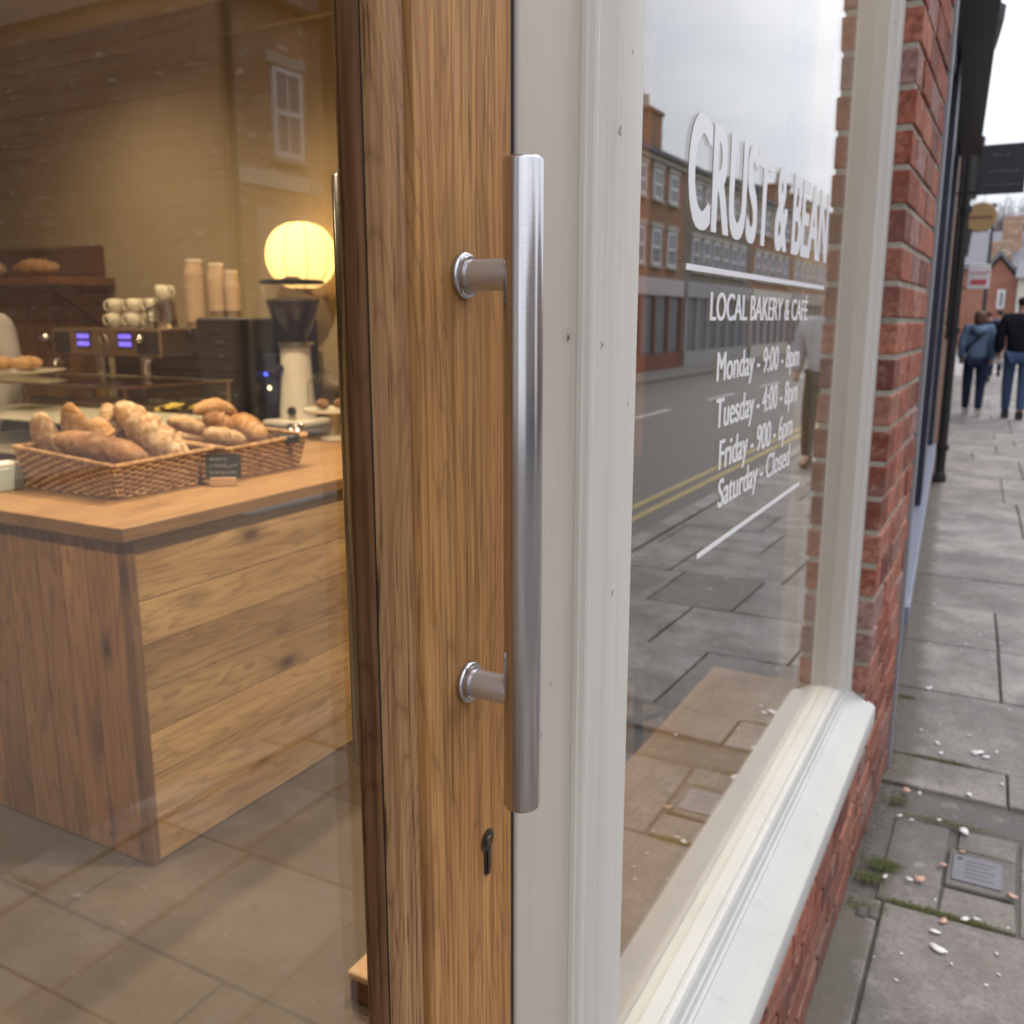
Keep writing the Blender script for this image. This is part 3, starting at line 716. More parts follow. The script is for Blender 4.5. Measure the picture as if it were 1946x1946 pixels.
# ================================================================ OPPOSITE SIDE OF THE STREET (seen in the glass)
MAT['sash'] = plain('white_sash', (.72, .72, .74), .5, var=.05)
def pane_mat():
    M = MT('sash_pane'); return M.bsdf((.16, .17, .20), .08, 0, None, .8)
MAT['pane'] = pane_mat(); MAT['stone'] = plain('stone_lintel', (.45, .42, .36), .8, var=.15)
def sash(par, y, z0, z1, wd=.72, X=8.72):
    bm = NB(); e = .07
    box(bm, (X - .05, y, z0), (X + .02, y + e, z1)); box(bm, (X - .05, y + wd - e, z0), (X + .02, y + wd, z1))
    box(bm, (X - .052, y + e, z0), (X + .02, y + wd - e, z0 + e)); box(bm, (X - .052, y + e, z1 - e), (X + .02, y + wd - e, z1))
    zm = (z0 + z1) / 2; box(bm, (X - .06, y + e, zm - .035), (X + .02, y + wd - e, zm + .035)); box(bm, (X - .045, y + wd / 2 - .015, z0 + e), (X + .02, y + wd / 2 + .015, z1 - e))
    f = obj('window', bm, MAT['sash'], par)
    bm = NB(); box(bm, (X - .025, y + e * .5, z0 + .03), (X + .01, y + wd - e * .5, z1 - .03)); obj('pane', bm, MAT['pane'], f)
    bm = NB(); box(bm, (X - .07, y - .12, z1 + .02), (X + .02, y + wd + .12, z1 + .17), .01); obj('lintel', bm, MAT['stone'], f)
    bm = NB(); box(bm, (X - .10, y - .08, z0 - .09), (X + .02, y + wd + .08, z0 - .01), .01); obj('sill', bm, MAT['stone'], f)
def terrace(y0, y1, label, mat, shop, eave=5.85, step=1.32, chim=None, first=.6, depth=9, rows=((2.95, 3.92), (4.72, 5.5)), X=8.72, roof=1.6, sign_col=None):
    t = thing('terrace_house', label, 'building', (X + 4, (y0 + y1) / 2, 0), 'buildings across the street')
    bm = NB(); box(bm, (X, y0, 0), (X + depth, y1, eave)); obj('wall', bm, mat, t)
    bm = NB(); prism(bm, [(X - .22, eave - .02), (X - .22, eave + .10), (X + depth / 2, eave + roof), (X + depth + .2, eave + .1), (X + depth + .2, eave - .02)], y0, y1, 'y'); r_ = obj('roof', bm, MAT['slate'], t)
    bm = NB(); box(bm, (X - .12, y0 + .01, eave - .16), (X, y1 - .01, eave - .02), .01); obj('cornice', bm, MAT['stone'], t)
    y = y0 + first
    while y + .72 < y1 - .2:
        for a, b in rows: sash(t, y, a, b, X=X)
        y += step
    bm = NB(); box(bm, (X - .14, y0 + .15, 2.1), (X, y1 - .15, 2.58), .02); obj('shop_fascia', bm, sign_col or shop, t)
    bm = NB(); y = y0 + .15
    while y < y1 - .3: box(bm, (X - .10, y, 0), (X, y + .14, 2.1), .01); y += 1.15
    box(bm, (X - .11, y0 + .15, 0), (X - .01, y1 - .15, .45)); obj('shopfront', bm, shop, t)
    bm = NB(); box(bm, (X - .03, y0 + .3, .46), (X - .005, y1 - .3, 2.09)); obj('shop_glass', bm, MAT['pane'], t)
    if chim:
        for cy_ in chim:
            bm = NB(); box(bm, (X + .15, cy_ - .55, eave), (X + .85, cy_ + .55, eave + 1.15)); box(bm, (X + .1, cy_ - .6, eave + 1.15), (X + .9, cy_ + .6, eave + 1.25)); c_ = obj('chimney', bm, mat, r_)
            for q in (-.3, 0.15): 
                bm = NB(); lathe(bm, [(.10, 0), (.12, .05), (.08, .4), (.1, .45)], (X + .5, cy_ + q, eave + 1.25), 10); obj('chimney_pot', bm, MAT['stone'], c_)
    return t
b_or = brick_tex('orange_brick', (.33, .155, .085), (.40, .20, .12), (.35, .28, .22))
b_gr = brick_tex('grey_brick', (.20, .17, .14), (.27, .23, .18), (.3, .28, .25))
b_dk = brick_tex('weathered_brick', (.34, .18, .12), (.46, .27, .17), (.42, .36, .29), patch=.9)
MAT['cream'] = plain('cream_paint', (.55, .52, .45), .6); MAT['shopgrey'] = plain('grey_shop_paint', (.36, .35, .35), .6); MAT['shopred'] = plain('dark_red_paint', (.22, .07, .05), .5); MAT['mauve'] = plain('pale_mauve_sign', (.52, .46, .48), .6)
terrace(23.0, 28.05, 'orange brick terrace with white sash windows and a chimney', b_or, MAT['shopred'], chim=[25.75], first=.95, sign_col=MAT['mauve'])
terrace(28.06, 36.0, 'grey brown building with pale stone shopfront next along', b_gr, MAT['shopgrey'], first=.8, step=1.1, sign_col=MAT['shopgrey'])
terrace(36.01, 43.0, 'orange brown terrace of narrow white windows', b_or, MAT['cream'], first=.6, step=1.2, chim=[42.0])
terrace(43.01, 52.0, 'dark terrace with small windows past the middle of the row', b_dk, MAT['shopgrey'], eave=6.6)
terrace(52.01, 64.0, 'cream fronted building towards the far end of the row', MAT['cream'], MAT['shopred'], eave=5.6)
terrace(64.01, 85.0, 'last brick building of the row opposite', b_gr, MAT['shopgrey'], eave=6.2, chim=[70])
# corner house with gable wall to the side street
ch = thing('corner_house', 'weathered brick corner house with one sash window and a long white sign', 'building', (12, 14, 0), 'buildings across the street')
bm = NB(); box(bm, (8.72, 9.38, 0), (19.5, 21.5, 5.6)); obj('wall', bm, b_dk, ch)
bm = NB(); box(bm, (8.72, 9.36, 5.6), (19.5, 9.379, 5.95)); obj('parapet', bm, MAT['stone'], ch)
bm = NB(); prism(bm, [(8.45, 5.62), (8.45, 5.80), (14, 7.6), (19.8, 5.8), (19.8, 5.62)], 9.25, 21.5, 'y'); obj('roof', bm, MAT['slate'], ch)
sash(ch, 10.33, 3.67, 4.83, .60); sash(ch, 13.4, 3.67, 4.83, .6); sash(ch, 16.4, 3.67, 4.83, .6)
bm = NB(); box(bm, (8.66, 9.55, 3.22), (8.72, 11.3, 3.44), .01); sg = obj('name_sign', bm, MAT['cream'], ch)
bm = NB(); box(bm, (8.58, 9.8, 0.0), (8.72, 12.8, 2.9), .02); obj('shopfront', bm, plain('shop_paint', (.32, .28, .26), .6), ch)
bm = NB(); box(bm, (8.57, 10.0, .6), (8.579, 12.6, 2.3)); obj('shop_glass', bm, MAT['pane'], ch)
bm = NB(); tube(bm, [(8.64, 9.5, 0), (8.64, 9.5, 5.5)], .05, 8); obj('downpipe', bm, MAT['blackpaint'], ch)
# side street house on the near side of the junction
terrace(-9, 2.5, 'low brick building opposite the bakery across the side street', b_dk, MAT['shopgrey'], eave=5.6, chim=[0])

# ================================================================ FAR END OF THE STREET
def far_house(name, label, x0, x1, y0, y1, h, rh, mat, wins, chim=(), gable='x'):
    t = thing(name, label, 'building', ((x0 + x1) / 2, (y0 + y1) / 2, 0))
    bm = NB(); box(bm, (x0, y0, -.1), (x1, y1, h)); 
    if gable == 'y': prism(bm, [(x0, h), (x1, h), ((x0 + x1) / 2, h + rh)], y0 + .001, y1 - .001, 'y')
    obj('wall', bm, mat, t)
    bm = NB()
    if gable == 'x': prism(bm, [(y0 - .25, h), ((y0 + y1) / 2, h + rh), (y1 + .25, h), ((y0 + y1) / 2, h + rh - .2)], x0 - .1, x1 + .1, 'x')
    else: prism(bm, [(x0 - .25, h - .12), ((x0 + x1) / 2, h + rh + .12), (x1 + .25, h - .12), (x1 + .25, h + .04), ((x0 + x1) / 2, h + rh + .32), (x0 - .25, h + .04)], y0 - .2, y1 + .2, 'y')
    r_ = obj('roof', bm, MAT['slate'], t)
    for (a, b, c, d) in wins:
        bm = NB(); box(bm, (a, y0 - .05, c), (b, y0 + .02, d)); f = obj('window', bm, MAT['sash'], t)
        bm = NB(); box(bm, (a + .1, y0 - .07, c + .1), (b - .1, y0 - .051, d - .1)); obj('pane', bm, MAT['pane'], f)
    for (cx, cy_, cz) in chim:
        bm = NB(); box(bm, (cx - .5, cy_ - .4, h), (cx + .5, cy_ + .4, cz), .03); obj('chimney', bm, b_dk, r_)
    return t
b_red = brick_tex('red_house_brick', (.33, .11, .07), (.40, .16, .10), (.35, .3, .26))
far_house('brick_house', 'red brick gabled house at the far bend of the street', -2.0, -.55, 46, 54, 3.1, .9, b_red, [(-1.25, -.95, 1.9, 2.7)], [(-1.4, 50, 5.0)], 'y')
far_house('cream_house', 'cream rendered house right beside the red gabled one', -.50, 4.5, 44, 53, 3.1, 1.5, MAT['cream'], [(0, .6, 1.6, 2.4), (1.6, 2.2, 1.6, 2.4)], [(.2, 48, 5.4)])
far_house('slate_roof_house', 'long slate roofed house rising behind the cream house', -3.5, 6, 58, 66, 4.2, 2.2, b_red, [(-1.5, -1, 2.5, 3.3)], [(-1.2, 60, 7.0), (.5, 60, 7.2)])
# lamp / sign posts
def street_post(x, y, h, label):
    t = thing('street_post', label, 'post', (x, y, 0))
    bm = NB(); tube(bm, [(x, y, 0), (x, y, h)], [.06, .035], 8); obj('pole', bm, MAT['signblack'], t)
    bm = NB(); box(bm, (x - .06, y - .15, h), (x + .06, y + .15, h + .08), .02); obj('lamp_head', bm, MAT['signblack'], t)
street_post(-1.05, 28, 4.3, 'slim dark street post behind the white and red sign')
# bare trees
MAT['bark'] = plain('bare_bark', (.13, .115, .11), .9, var=.3)
def bare_tree(x, y, h, seed, label):
    t = thing('bare_tree', label, 'tree', (x, y, 0), 'bare winter trees at the end of the street'); rr = random.Random(seed)
    bt_ = NB(); tube(bt_, [(x, y, 0), (x + .1, y, h * .2), (x, y, h * .36)], [.28, .22, .17], 8); obj('trunk', bt_, MAT['bark'], t)
    bm = NB()
    def grow(p, d, L, r, lev):
        q = p + d * L; mid = p + d * L * .5 + Vector((rr.uniform(-1, 1), rr.uniform(-1, 1), rr.uniform(-.3, .6))) * L * .08
        tube(bm, [p, mid, q], [r, r * .8, r * .6], 5 if lev < 2 else 3, False)
        if lev >= 6 or L < .18: return
        for k in range(rr.choice([2, 3, 3]) if lev < 5 else 2):
            nd = (d + Vector((rr.gauss(0, .48), rr.gauss(0, .48), rr.gauss(.12, .3)))).normalized()
            grow(p + (q - p) * rr.uniform(.6, 1), nd, L * rr.uniform(.62, .84), r * .62, lev + 1)
    for k in range(4): grow(Vector((x, y, h * .34)), Vector((rr.gauss(0, .4), rr.gauss(0, .4), 1)).normalized(), h * .22, .13, 0)
    obj('crown', bm, MAT['bark'], t)
for i, (x, y, h) in enumerate([(-2.6, 70, 9.5), (.2, 75, 11), (-5.2, 80, 11.5), (-.9, 68, 8.5), (2.6, 72, 10)]):
    bare_tree(x, y, h, 11 + i, ['bare tree left of the chimneys at the street end', 'tall bare tree behind the cream house', 'bare tree farthest left at the street end', 'short bare tree just behind the slate roof', 'bare tree at the right picture edge'][i])
fh = NB()
rr = random.Random(2)
for k in range(260):
    x = rr.uniform(-14, 14); z = abs(rr.gauss(0, 1.6)) ; tube(fh, [(x, 95, z), (x + rr.uniform(-.6, .6), 95 + rr.uniform(-1, 1), z + rr.uniform(1, 4))], [.06, .01], 3, False)
tag(obj('far_hedge', fh, MAT['bark']), 'brown tangle of far-off bare hedge at the street end', 'hedge', kind='stuff')

# ================================================================ PEOPLE
SKINM = plain('skin', (.52, .30, .21), .5, var=.08, nscale=30)
def skin_mesh(name, verts, edges, radii, mat, parent, root=0, sub=2, post=None):
    me = bpy.data.meshes.new(name); me.from_pydata([tuple(v) for v in verts], edges, [])
    o = bpy.data.objects.new(name, me); COL.objects.link(o)
    md = o.modifiers.new('s', 'SKIN'); md.use_smooth_shade = True
    sl = me.skin_vertices[0].data
    for i, r_ in enumerate(radii):
        sl[i].radius = r_ if isinstance(r_, tuple) else (r_, r_); sl[i].use_root = (i == root)
    s2 = o.modifiers.new('d', 'SUBSURF'); s2.levels = sub; s2.render_levels = sub
    dg = bpy.context.evaluated_depsgraph_get(); nm = bpy.data.meshes.new_from_object(o.evaluated_get(dg))
    bpy.data.objects.remove(o)
    if post: post(nm)
    return link_mesh(name, nm, mat, parent, smooth=True)
def person(x, y, z0, H, face, label, top, legs, hair, shoes, stride=.16, female=False, group=None, hairlen=0, bend_arm=False, topname='jacket'):
    """face: angle of walking direction from +Y towards -X"""
    t = thing('person', label, 'person', (x, y, z0), group)
    R_ = Matrix.Rotation(face, 3, 'Z'); s = H / 1.75
    def P(a, b, c): return Vector((x, y, z0)) + R_ @ Vector((a * s, b * s, c * s))
    sh = .175 if female else .205; hp_ = .095
    # joints: 0 pelvis 1 waist 2 chest 3 neck 4 head base 5 head mid 6 crown ; arms ; legs
    V = [P(0, 0, .93), P(0, 0, 1.08), P(0, .01, 1.30), P(0, .01, 1.47), P(0, .02, 1.54), P(0, .03, 1.63), P(0, .02, 1.70),
         P(-sh, 0, 1.41), P(-sh - .05, -.04, 1.14), P(-sh - .05, .06 if not bend_arm else .16, .92 if not bend_arm else 1.08), P(-sh - .04, .09, .84) if not bend_arm else P(-sh + .02, .24, 1.08),
         P(sh, 0, 1.41), P(sh + .06, -.03, 1.14), P(sh + .05, .03, .91), P(sh + .045, .05, .83),
         P(-hp_, 0, .88), P(-hp_ - .005, stride * .45, .50), P(-hp_, stride * .55, .09), P(-hp_ - .01, stride * .55 + .14, .035),
         P(hp_, 0, .88), P(hp_ + .005, -stride * .15, .50), P(hp_, -stride * .9, .11), P(hp_ + .01, -stride * .9 + .12, .04)]
    E = [(0, 1), (1, 2), (2, 3), (3, 4), (4, 5), (5, 6), (2, 7), (7, 8), (8, 9), (9, 10), (2, 11), (11, 12), (12, 13), (13, 14), (0, 15), (15, 16), (16, 17), (17, 18), (0, 19), (19, 20), (20, 21), (21, 22)]
    Rd = [(.15, .11), (.13, .10), (.15, .11), .055, .06, (.078, .092), .06, .06, .046, .035, .032, .06, .046, .035, .032, .085, .06, .042, .036, .085, .06, .042, .036]
    Rd = [tuple(q * s for q in (r_ if isinstance(r_, tuple) else (r_, r_))) for r_ in Rd]
    skin_mesh('body', V, E, Rd, SKINM, t)
    k = 1.28
    def sub(idx, edges, rad, nm, mat, root=0): return skin_mesh(nm, [V[i] for i in idx], edges, [(a * s, b * s) for a, b in rad], mat, t, root)
    V.append(P(0, 0, .86))
    j = sub([23, 1, 2, 3, 7, 8, 9, 11, 12, 13], [(0, 1), (1, 2), (2, 3), (2, 4), (4, 5), (5, 6), (2, 7), (7, 8), (8, 9)],
            [(.185, .14), (.175, .135), (.195, .145), (.075, .08), (.095, .095), (.075, .075), (.058, .058), (.095, .095), (.075, .075), (.058, .058)], topname, top)
    sub([0, 15, 16, 17, 19, 20, 21], [(0, 1), (1, 2), (2, 3), (0, 4), (4, 5), (5, 6)],
        [(.15, .115), (.10, .105), (.078, .08), (.058, .06), (.10, .105), (.078, .08), (.058, .06)], 'trousers', legs)
    for a, b in ((17, 18), (21, 22)):
        q = V[a].copy(); q.z = V[b].z + .02 * s; bk = q - (V[b] - q) * .35
        skin_mesh('shoe', [bk, q, V[b]], [(0, 1), (1, 2)], [(.045 * s, .04 * s), (.052 * s, .055 * s), (.045 * s, .032 * s)], shoes, t, 1)
    # hair
    if hairlen: hv = [P(0, -.02, 1.70), P(0, -.035, 1.63), P(0, -.045, 1.54), P(0, -.05, 1.54 - hairlen)]; hr = [(.07, .08), (.098, .095), (.10, .075), (.07, .035)]
    else: hv = [P(0, .0, 1.715), P(0, -.015, 1.655), P(0, -.03, 1.58)]; hr = [(.068, .078), (.088, .098), (.058, .05)]
    skin_mesh('hair', hv, [(i, i + 1) for i in range(len(hv) - 1)], [(a * s, b * s) for a, b in hr], hair, t)
    return t, P
def cloth(name, c): return plain(name, c, .85, var=.18, nscale=14, bump=.5, bdist=.01, spec=.15)
JEAN = cloth('blue_denim', (.06, .095, .18)); DJEAN = cloth('dark_denim', (.022, .032, .065)); BLUEH = cloth('blue_fleece', (.15, .22, .33)); BLK = cloth('black_cloth', (.012, .013, .02))
HAIRB = plain('brown_hair', (.12, .06, .035), .5, var=.4, nscale=60); HAIRK = plain('dark_hair', (.015, .012, .012), .5)
SHW = plain('pale_trainers', (.5, .46, .42), .6); SHK = plain('dark_shoes', (.02, .018, .018), .5); GREYT = cloth('pale_grey_top', (.42, .42, .45)); WHT = cloth('white_shirt', (.55, .52, .5))
tw, P = person(-.62, 15.6, 0, 1.60, .04, 'woman in blue hooded top and dark jeans walking away', BLUEH, DJEAN, HAIRB, SHW, .2, True, hairlen=.1, topname='hooded_top')
bm = NB(); s_ = 1.60 / 1.75
tube(bm, [P(.16, -.03, 1.44), P(.06, -.165, 1.33), P(-.06, -.185, 1.20), P(-.17, -.15, 1.06)], .014, 6); obj('bag_strap', bm, BLK, tw)
bm = NB(); tube(bm, [P(-.10, -.10, 1.40), P(0, -.17, 1.38), P(.10, -.10, 1.40)], [.05, .07, .05], 10); obj('hood', bm, BLUEH, tw, smooth=True)
person(-.07, 15.4, 0, 1.78, .0, 'man in black jacket and blue jeans walking away', BLK, JEAN, HAIRK, SHK, .18)
tf, P = person(-.78, 24.5, 0, 1.65, 0, 'small far figure in dark clothes carrying a white bag', BLK, DJEAN, HAIRB, SHK, .14, True)
wb = thing('shopping_bag', 'white carrier bag held by the far dark figure', 'bag', tuple(P(.24, .05, .55)))
p0 = P(.24, .05, .5); bm = NB(); box(bm, (p0.x - .13, p0.y - .06, p0.z - .05), (p0.x + .13, p0.y + .06, p0.z + .32), .03, 3); obj('sack', bm, SHW, wb, smooth=True)
bm = NB(); tube(bm, [p0 + Vector((-.06, 0, .31)), p0 + Vector((0, 0, .42)), p0 + Vector((.06, 0, .31))], .008, 6); obj('handle', bm, SHW, wb)
person(-.62, 27, 0, 1.7, 0, 'distant person in blue grey clothes further up the pavement', cloth('slate_cloth', (.09, .12, .18)), DJEAN, HAIRK, SHK, .14)
person(1.0, 9.4, 0, 1.72, PI, 'person in pale grey top and dark trousers near the kerb, seen in the glass', GREYT, BLK, HAIRK, SHK, .22)

# ================================================================ PAVEMENT LITTER, COVER, WEEDS
cov = thing('access_cover', 'small rectangular iron cover set in the broken paving', 'cover', (.025, 2.5, 0))
mc = plain('cast_iron_cover', (.17, .165, .185), .5, .4, .2, 60)
bm = NB(); R_ = Matrix.Rotation(-.04, 3, 'Z'); box(bm, (-.034, 2.435, -.02), (.084, 2.565, .0025), .0015, 2); obj('plate', bm, mc, cov)
bm = NB()
for k in range(5): box(bm, (-.005, 2.457 + k * .02, .002), (.066 - (k % 2) * .012, 2.461 + k * .02, .0033), .0005)
obj('raised_lines', bm, plain('worn_iron', (.11, .105, .12), .55, .5), cov)
bm = NB(); lathe(bm, [(.007, 0), (.007, .0015)], (-.018, 2.545, .0018), 14); obj('key_hole', bm, MAT['black'], cov)
MAT['petal'] = plain('white_petal', (.82, .80, .78), .6, var=.05); MAT['peach'] = plain('peach_petal', (.66, .40, .29), .6, var=.1)
def petal_mesh(seed, mat):
    rr = random.Random(seed); bm = NB(); n = 9; c = bm.verts.new((0, 0, .0035)); ring = []
    for k in range(n):
        a = 2 * PI * k / n; r_ = .008 * rr.uniform(.65, 1.15); ring.append(bm.verts.new((r_ * math.cos(a) * 1.35, r_ * math.sin(a) * .8, .0015 + rr.uniform(0, .004))))
    for k in range(n): bm.faces.new((c, ring[k], ring[(k + 1) % n]))
    low = [bm.verts.new((v.co.x * .9, v.co.y * .9, v.co.z - .0014)) for v in ring]; cl = bm.verts.new((0, 0, .002))
    for k in range(n):
        j = (k + 1) % n; bm.faces.new((cl, low[j], low[k])); bm.faces.new((ring[k], low[k], low[j], ring[j]))
    me = bpy.data.meshes.new('petal'); bmesh.ops.recalc_face_normals(bm, faces=bm.faces); bm.to_mesh(me); bm.free(); me.materials.append(mat)
    for p_ in me.polygons: p_.use_smooth = True
    return me
PW = [petal_mesh(s, MAT['petal']) for s in range(5)]; PP = [petal_mesh(20 + s, MAT['peach']) for s in range(2)]
PET = [(-0.007, 3.252, 3), (-0.2, 3.777, 2), (-0.113, 3.195, 1.5), (0.05, 3.292, 1), (-0.278, 4.993, 1), (-0.191, 5.093, 1), (-0.203, 4.567, 0.8), (-0.102, 4.417, 1), (-0.049, 4.584, 1), (0.008, 4.288, 1), (-0.188, 3.357, 1), (-0.038, 3.391, 1), (-0.186, 2.871, 2, 1), (-0.149, 2.873, 1), (-0.016, 2.935, 1.4), (-0.083, 2.731, 1), (-0.017, 2.697, 2.2), (-0.186, 2.702, 1), (-0.153, 2.693, 1), (-0.184, 2.36, 1.3), (-0.128, 2.377, 1.2), (-0.104, 2.39, 2, 1), (-0.057, 2.491, 1.5, 1), (-0.015, 2.583, 1, 1), (0.107, 2.423, 1.5, 1), (-0.036, 2.231, 1.6, 1), (-0.05, 2.179, 1.5), (-0.039, 2.114, 2.2), (0.033, 2.28, 1), (0.008, 2.267, 1.4), (-0.112, 2.06, 0.6), (0.079, 2.164, 0.7), (0.086, 2.089, 0.6), (0.062, 2.038, 0.6), (-0.009, 2.076, 0.6), (-0.112, 1.961, 0.6), (0.071, 3.057, 1), (-0.097, 5.196, 0.7), (-0.241, 4.341, 0.8), (0.083, 3.702, 0.8), (-.13, 3.27, 1.2), (.02, 3.235, 1.8)]
rr = random.Random(77)
for k in range(46): PET.append((rr.uniform(.12, 1.25), rr.uniform(.6, 6.5), rr.uniform(.5, 1.5)))
for k in range(28): PET.append((rr.uniform(-.2, .25), rr.uniform(2.0, 6), rr.uniform(.3, .7)))
for i, q in enumerate(PET):
    pk = len(q) > 3
    o = bpy.data.objects.new('petal', rr.choice(PP if pk else PW)); COL.objects.link(o); o.location = (q[0], q[1], .0015); s_ = q[2] * .85
    o.scale = (s_, s_, s_ * .6); o.rotation_euler = (rr.uniform(-.1, .1), rr.uniform(-.1, .1), rr.uniform(0, 6.28))
    if pk: tag(o, 'peach coloured petal lying on the paving by the iron cover', 'petal', 'peach petals on the pavement')
    else: tag(o, 'white petal scrap lying on the grey paving', 'petal', 'white petals on the pavement')
# grit and moss along the foot of the wall
bm = NB(); rr = random.Random(9)
for k in range(2600):
    y = rr.uniform(1.2, 9); x = lx(y) + abs(rr.gauss(0, .018 + .012 * noise.noise(Vector((y * 3, 0, 0))))) + .004; s_ = rr.uniform(.0010, .0042)
    bmesh.ops.create_icosphere(bm, subdivisions=1, radius=s_, matrix=Matrix.Translation((x, y, s_ * .3 - .002)) @ Matrix.Scale(rr.uniform(.5, 1), 4, (0, 0, 1)))
tag(obj('grit', bm, plain('brown_grit', (.17, .14, .11), .95, var=.5, nscale=80)), 'brown grit and crumbs gathered along the wall foot', 'grit', kind='stuff')
bm = NB()
for (cx, cy_, n, sp) in ((-.195, 2.42, 90, .03), (-.22, 2.34, 60, .02), (-.10, 3.142, 50, .07), (-.05, 2.728, 60, .08), (-.205, 2.80, 30, .02), (-.1, 2.262, 70, .06), (-.27, 3.65, 40, .02), (-.23, 2.2, 60, .03), (.02, 2.262, 50, .05)):
    for k in range(n * 9):
        x = cx + rr.gauss(0, sp * .8); y = cy_ + rr.gauss(0, sp * (.12 if sp > .045 else .5)); a = rr.uniform(0, 6.28); L = rr.uniform(.002, .0075); h = rr.uniform(.0005, .004); wv = L * .35
        d = Vector((math.cos(a), math.sin(a), 0)); e = Vector((-d.y, d.x, 0)); p0 = Vector((x, y, -.001))
        vs = [bm.verts.new(p0 - e * wv * .5), bm.verts.new(p0 + d * L * .5 - e * wv + Vector((0, 0, h))), bm.verts.new(p0 + d * L + Vector((0, 0, h * .8))), bm.verts.new(p0 + d * L * .5 + e * wv + Vector((0, 0, h)))]
        bm.faces.new(vs)
tag(obj('moss', bm, plain('moss_green', (.11, .13, .035), .9, var=.4, nscale=50)), 'green moss growing in the joints of the paving', 'moss', kind='stuff')
# cobbles in the narrow strip
for i, (x, y) in enumerate(((-.215, 2.175), (-.188, 2.18))):
    bm = NB(); box(bm, (x - .013, y - .02, -.02), (x + .012, y + .02, .006), .006, 3)
    tag(obj('cobble', bm, MAT['slab'], smooth=True), 'small pinkish cobble set beside the wall, ' + ('nearer the bricks' if i == 0 else 'nearer the big slab'), 'cobble', 'cobbles by the wall')

# ================================================================ INTERIOR: COUNTER
MAT['pine_pale'] = pine('pale_pine', (.52, .31, .125), (.78, .52, .24), (.16, .075, .035), 'y')
MAT['pine_dark'] = pine('reddish_pine', (.34, .17, .07), (.50, .28, .125), (.045, .016, .008), 'z', seed=4)
MAT['top'] = pine('worktop_oak', (.33, .185, .08), (.42, .25, .115), (.16, .07, .03), 'y', seed=8)
MAT['trimwood'] = pine('trim_pine', (.28, .15, .07), (.36, .21, .10), (.12, .06, .03), 'z', seed=2)
def tinted(name, boxes, mat, parent, seed=0, bev=.002):
    rr = random.Random(seed); bm = NB(); lay = bm.faces.layers.float.new('tt')
    for a, b in boxes:
        nf = len(bm.faces); box(bm, a, b, bev); bm.faces.ensure_lookup_table(); tv = rr.uniform(.15, .85)
        for f in bm.faces[nf:]: f[lay] = tv
    bmesh.ops.recalc_face_normals(bm, faces=bm.faces)
    me = bpy.data.meshes.new(name); bm.to_mesh(me); bm.free(); color_faces(me, [d.value for d in me.attributes['tt'].data])
    return link_mesh(name, me, mat, parent)
ctr = thing('counter', 'wooden bakery counter clad in knotty pine boards', 'counter', (-2.25, 2.4, 0))
tinted('worktop', [((-2.66, 1.455, .888), (-1.872, 3.24, .925))], MAT['top'], ctr, 1, .003)
bd = []; z = .006; rr = random.Random(4)
for hgt in (.118, .122, .120, .118, .121, .119, .162):
    bd.append(((-1.912, 1.504, z), (-1.894, 3.22, min(z + hgt - .003, .8875)))); z += hgt
tinted('front_board', bd, MAT['pine_pale'], ctr, 12, .0015)
bd = []; x = -1.925
for k, wd in enumerate((.125, .10, .10, .13, .12, .12, .08)): bd.append(((x - wd + .0026, 1.478, .004), (x, 1.498, .8875))); x -= wd
tinted('side_board', bd, MAT['pine_dark'], ctr, 6, .0015)
tinted('corner_trim', [((-1.924, 1.476, 0), (-1.890, 1.5035, .8876))], MAT['trimwood'], ctr, 3, .002)
bm = NB(); box(bm, (-2.62, 1.50, 0), (-1.93, 3.2, .885)); obj('carcass', bm, MAT['black'], ctr)

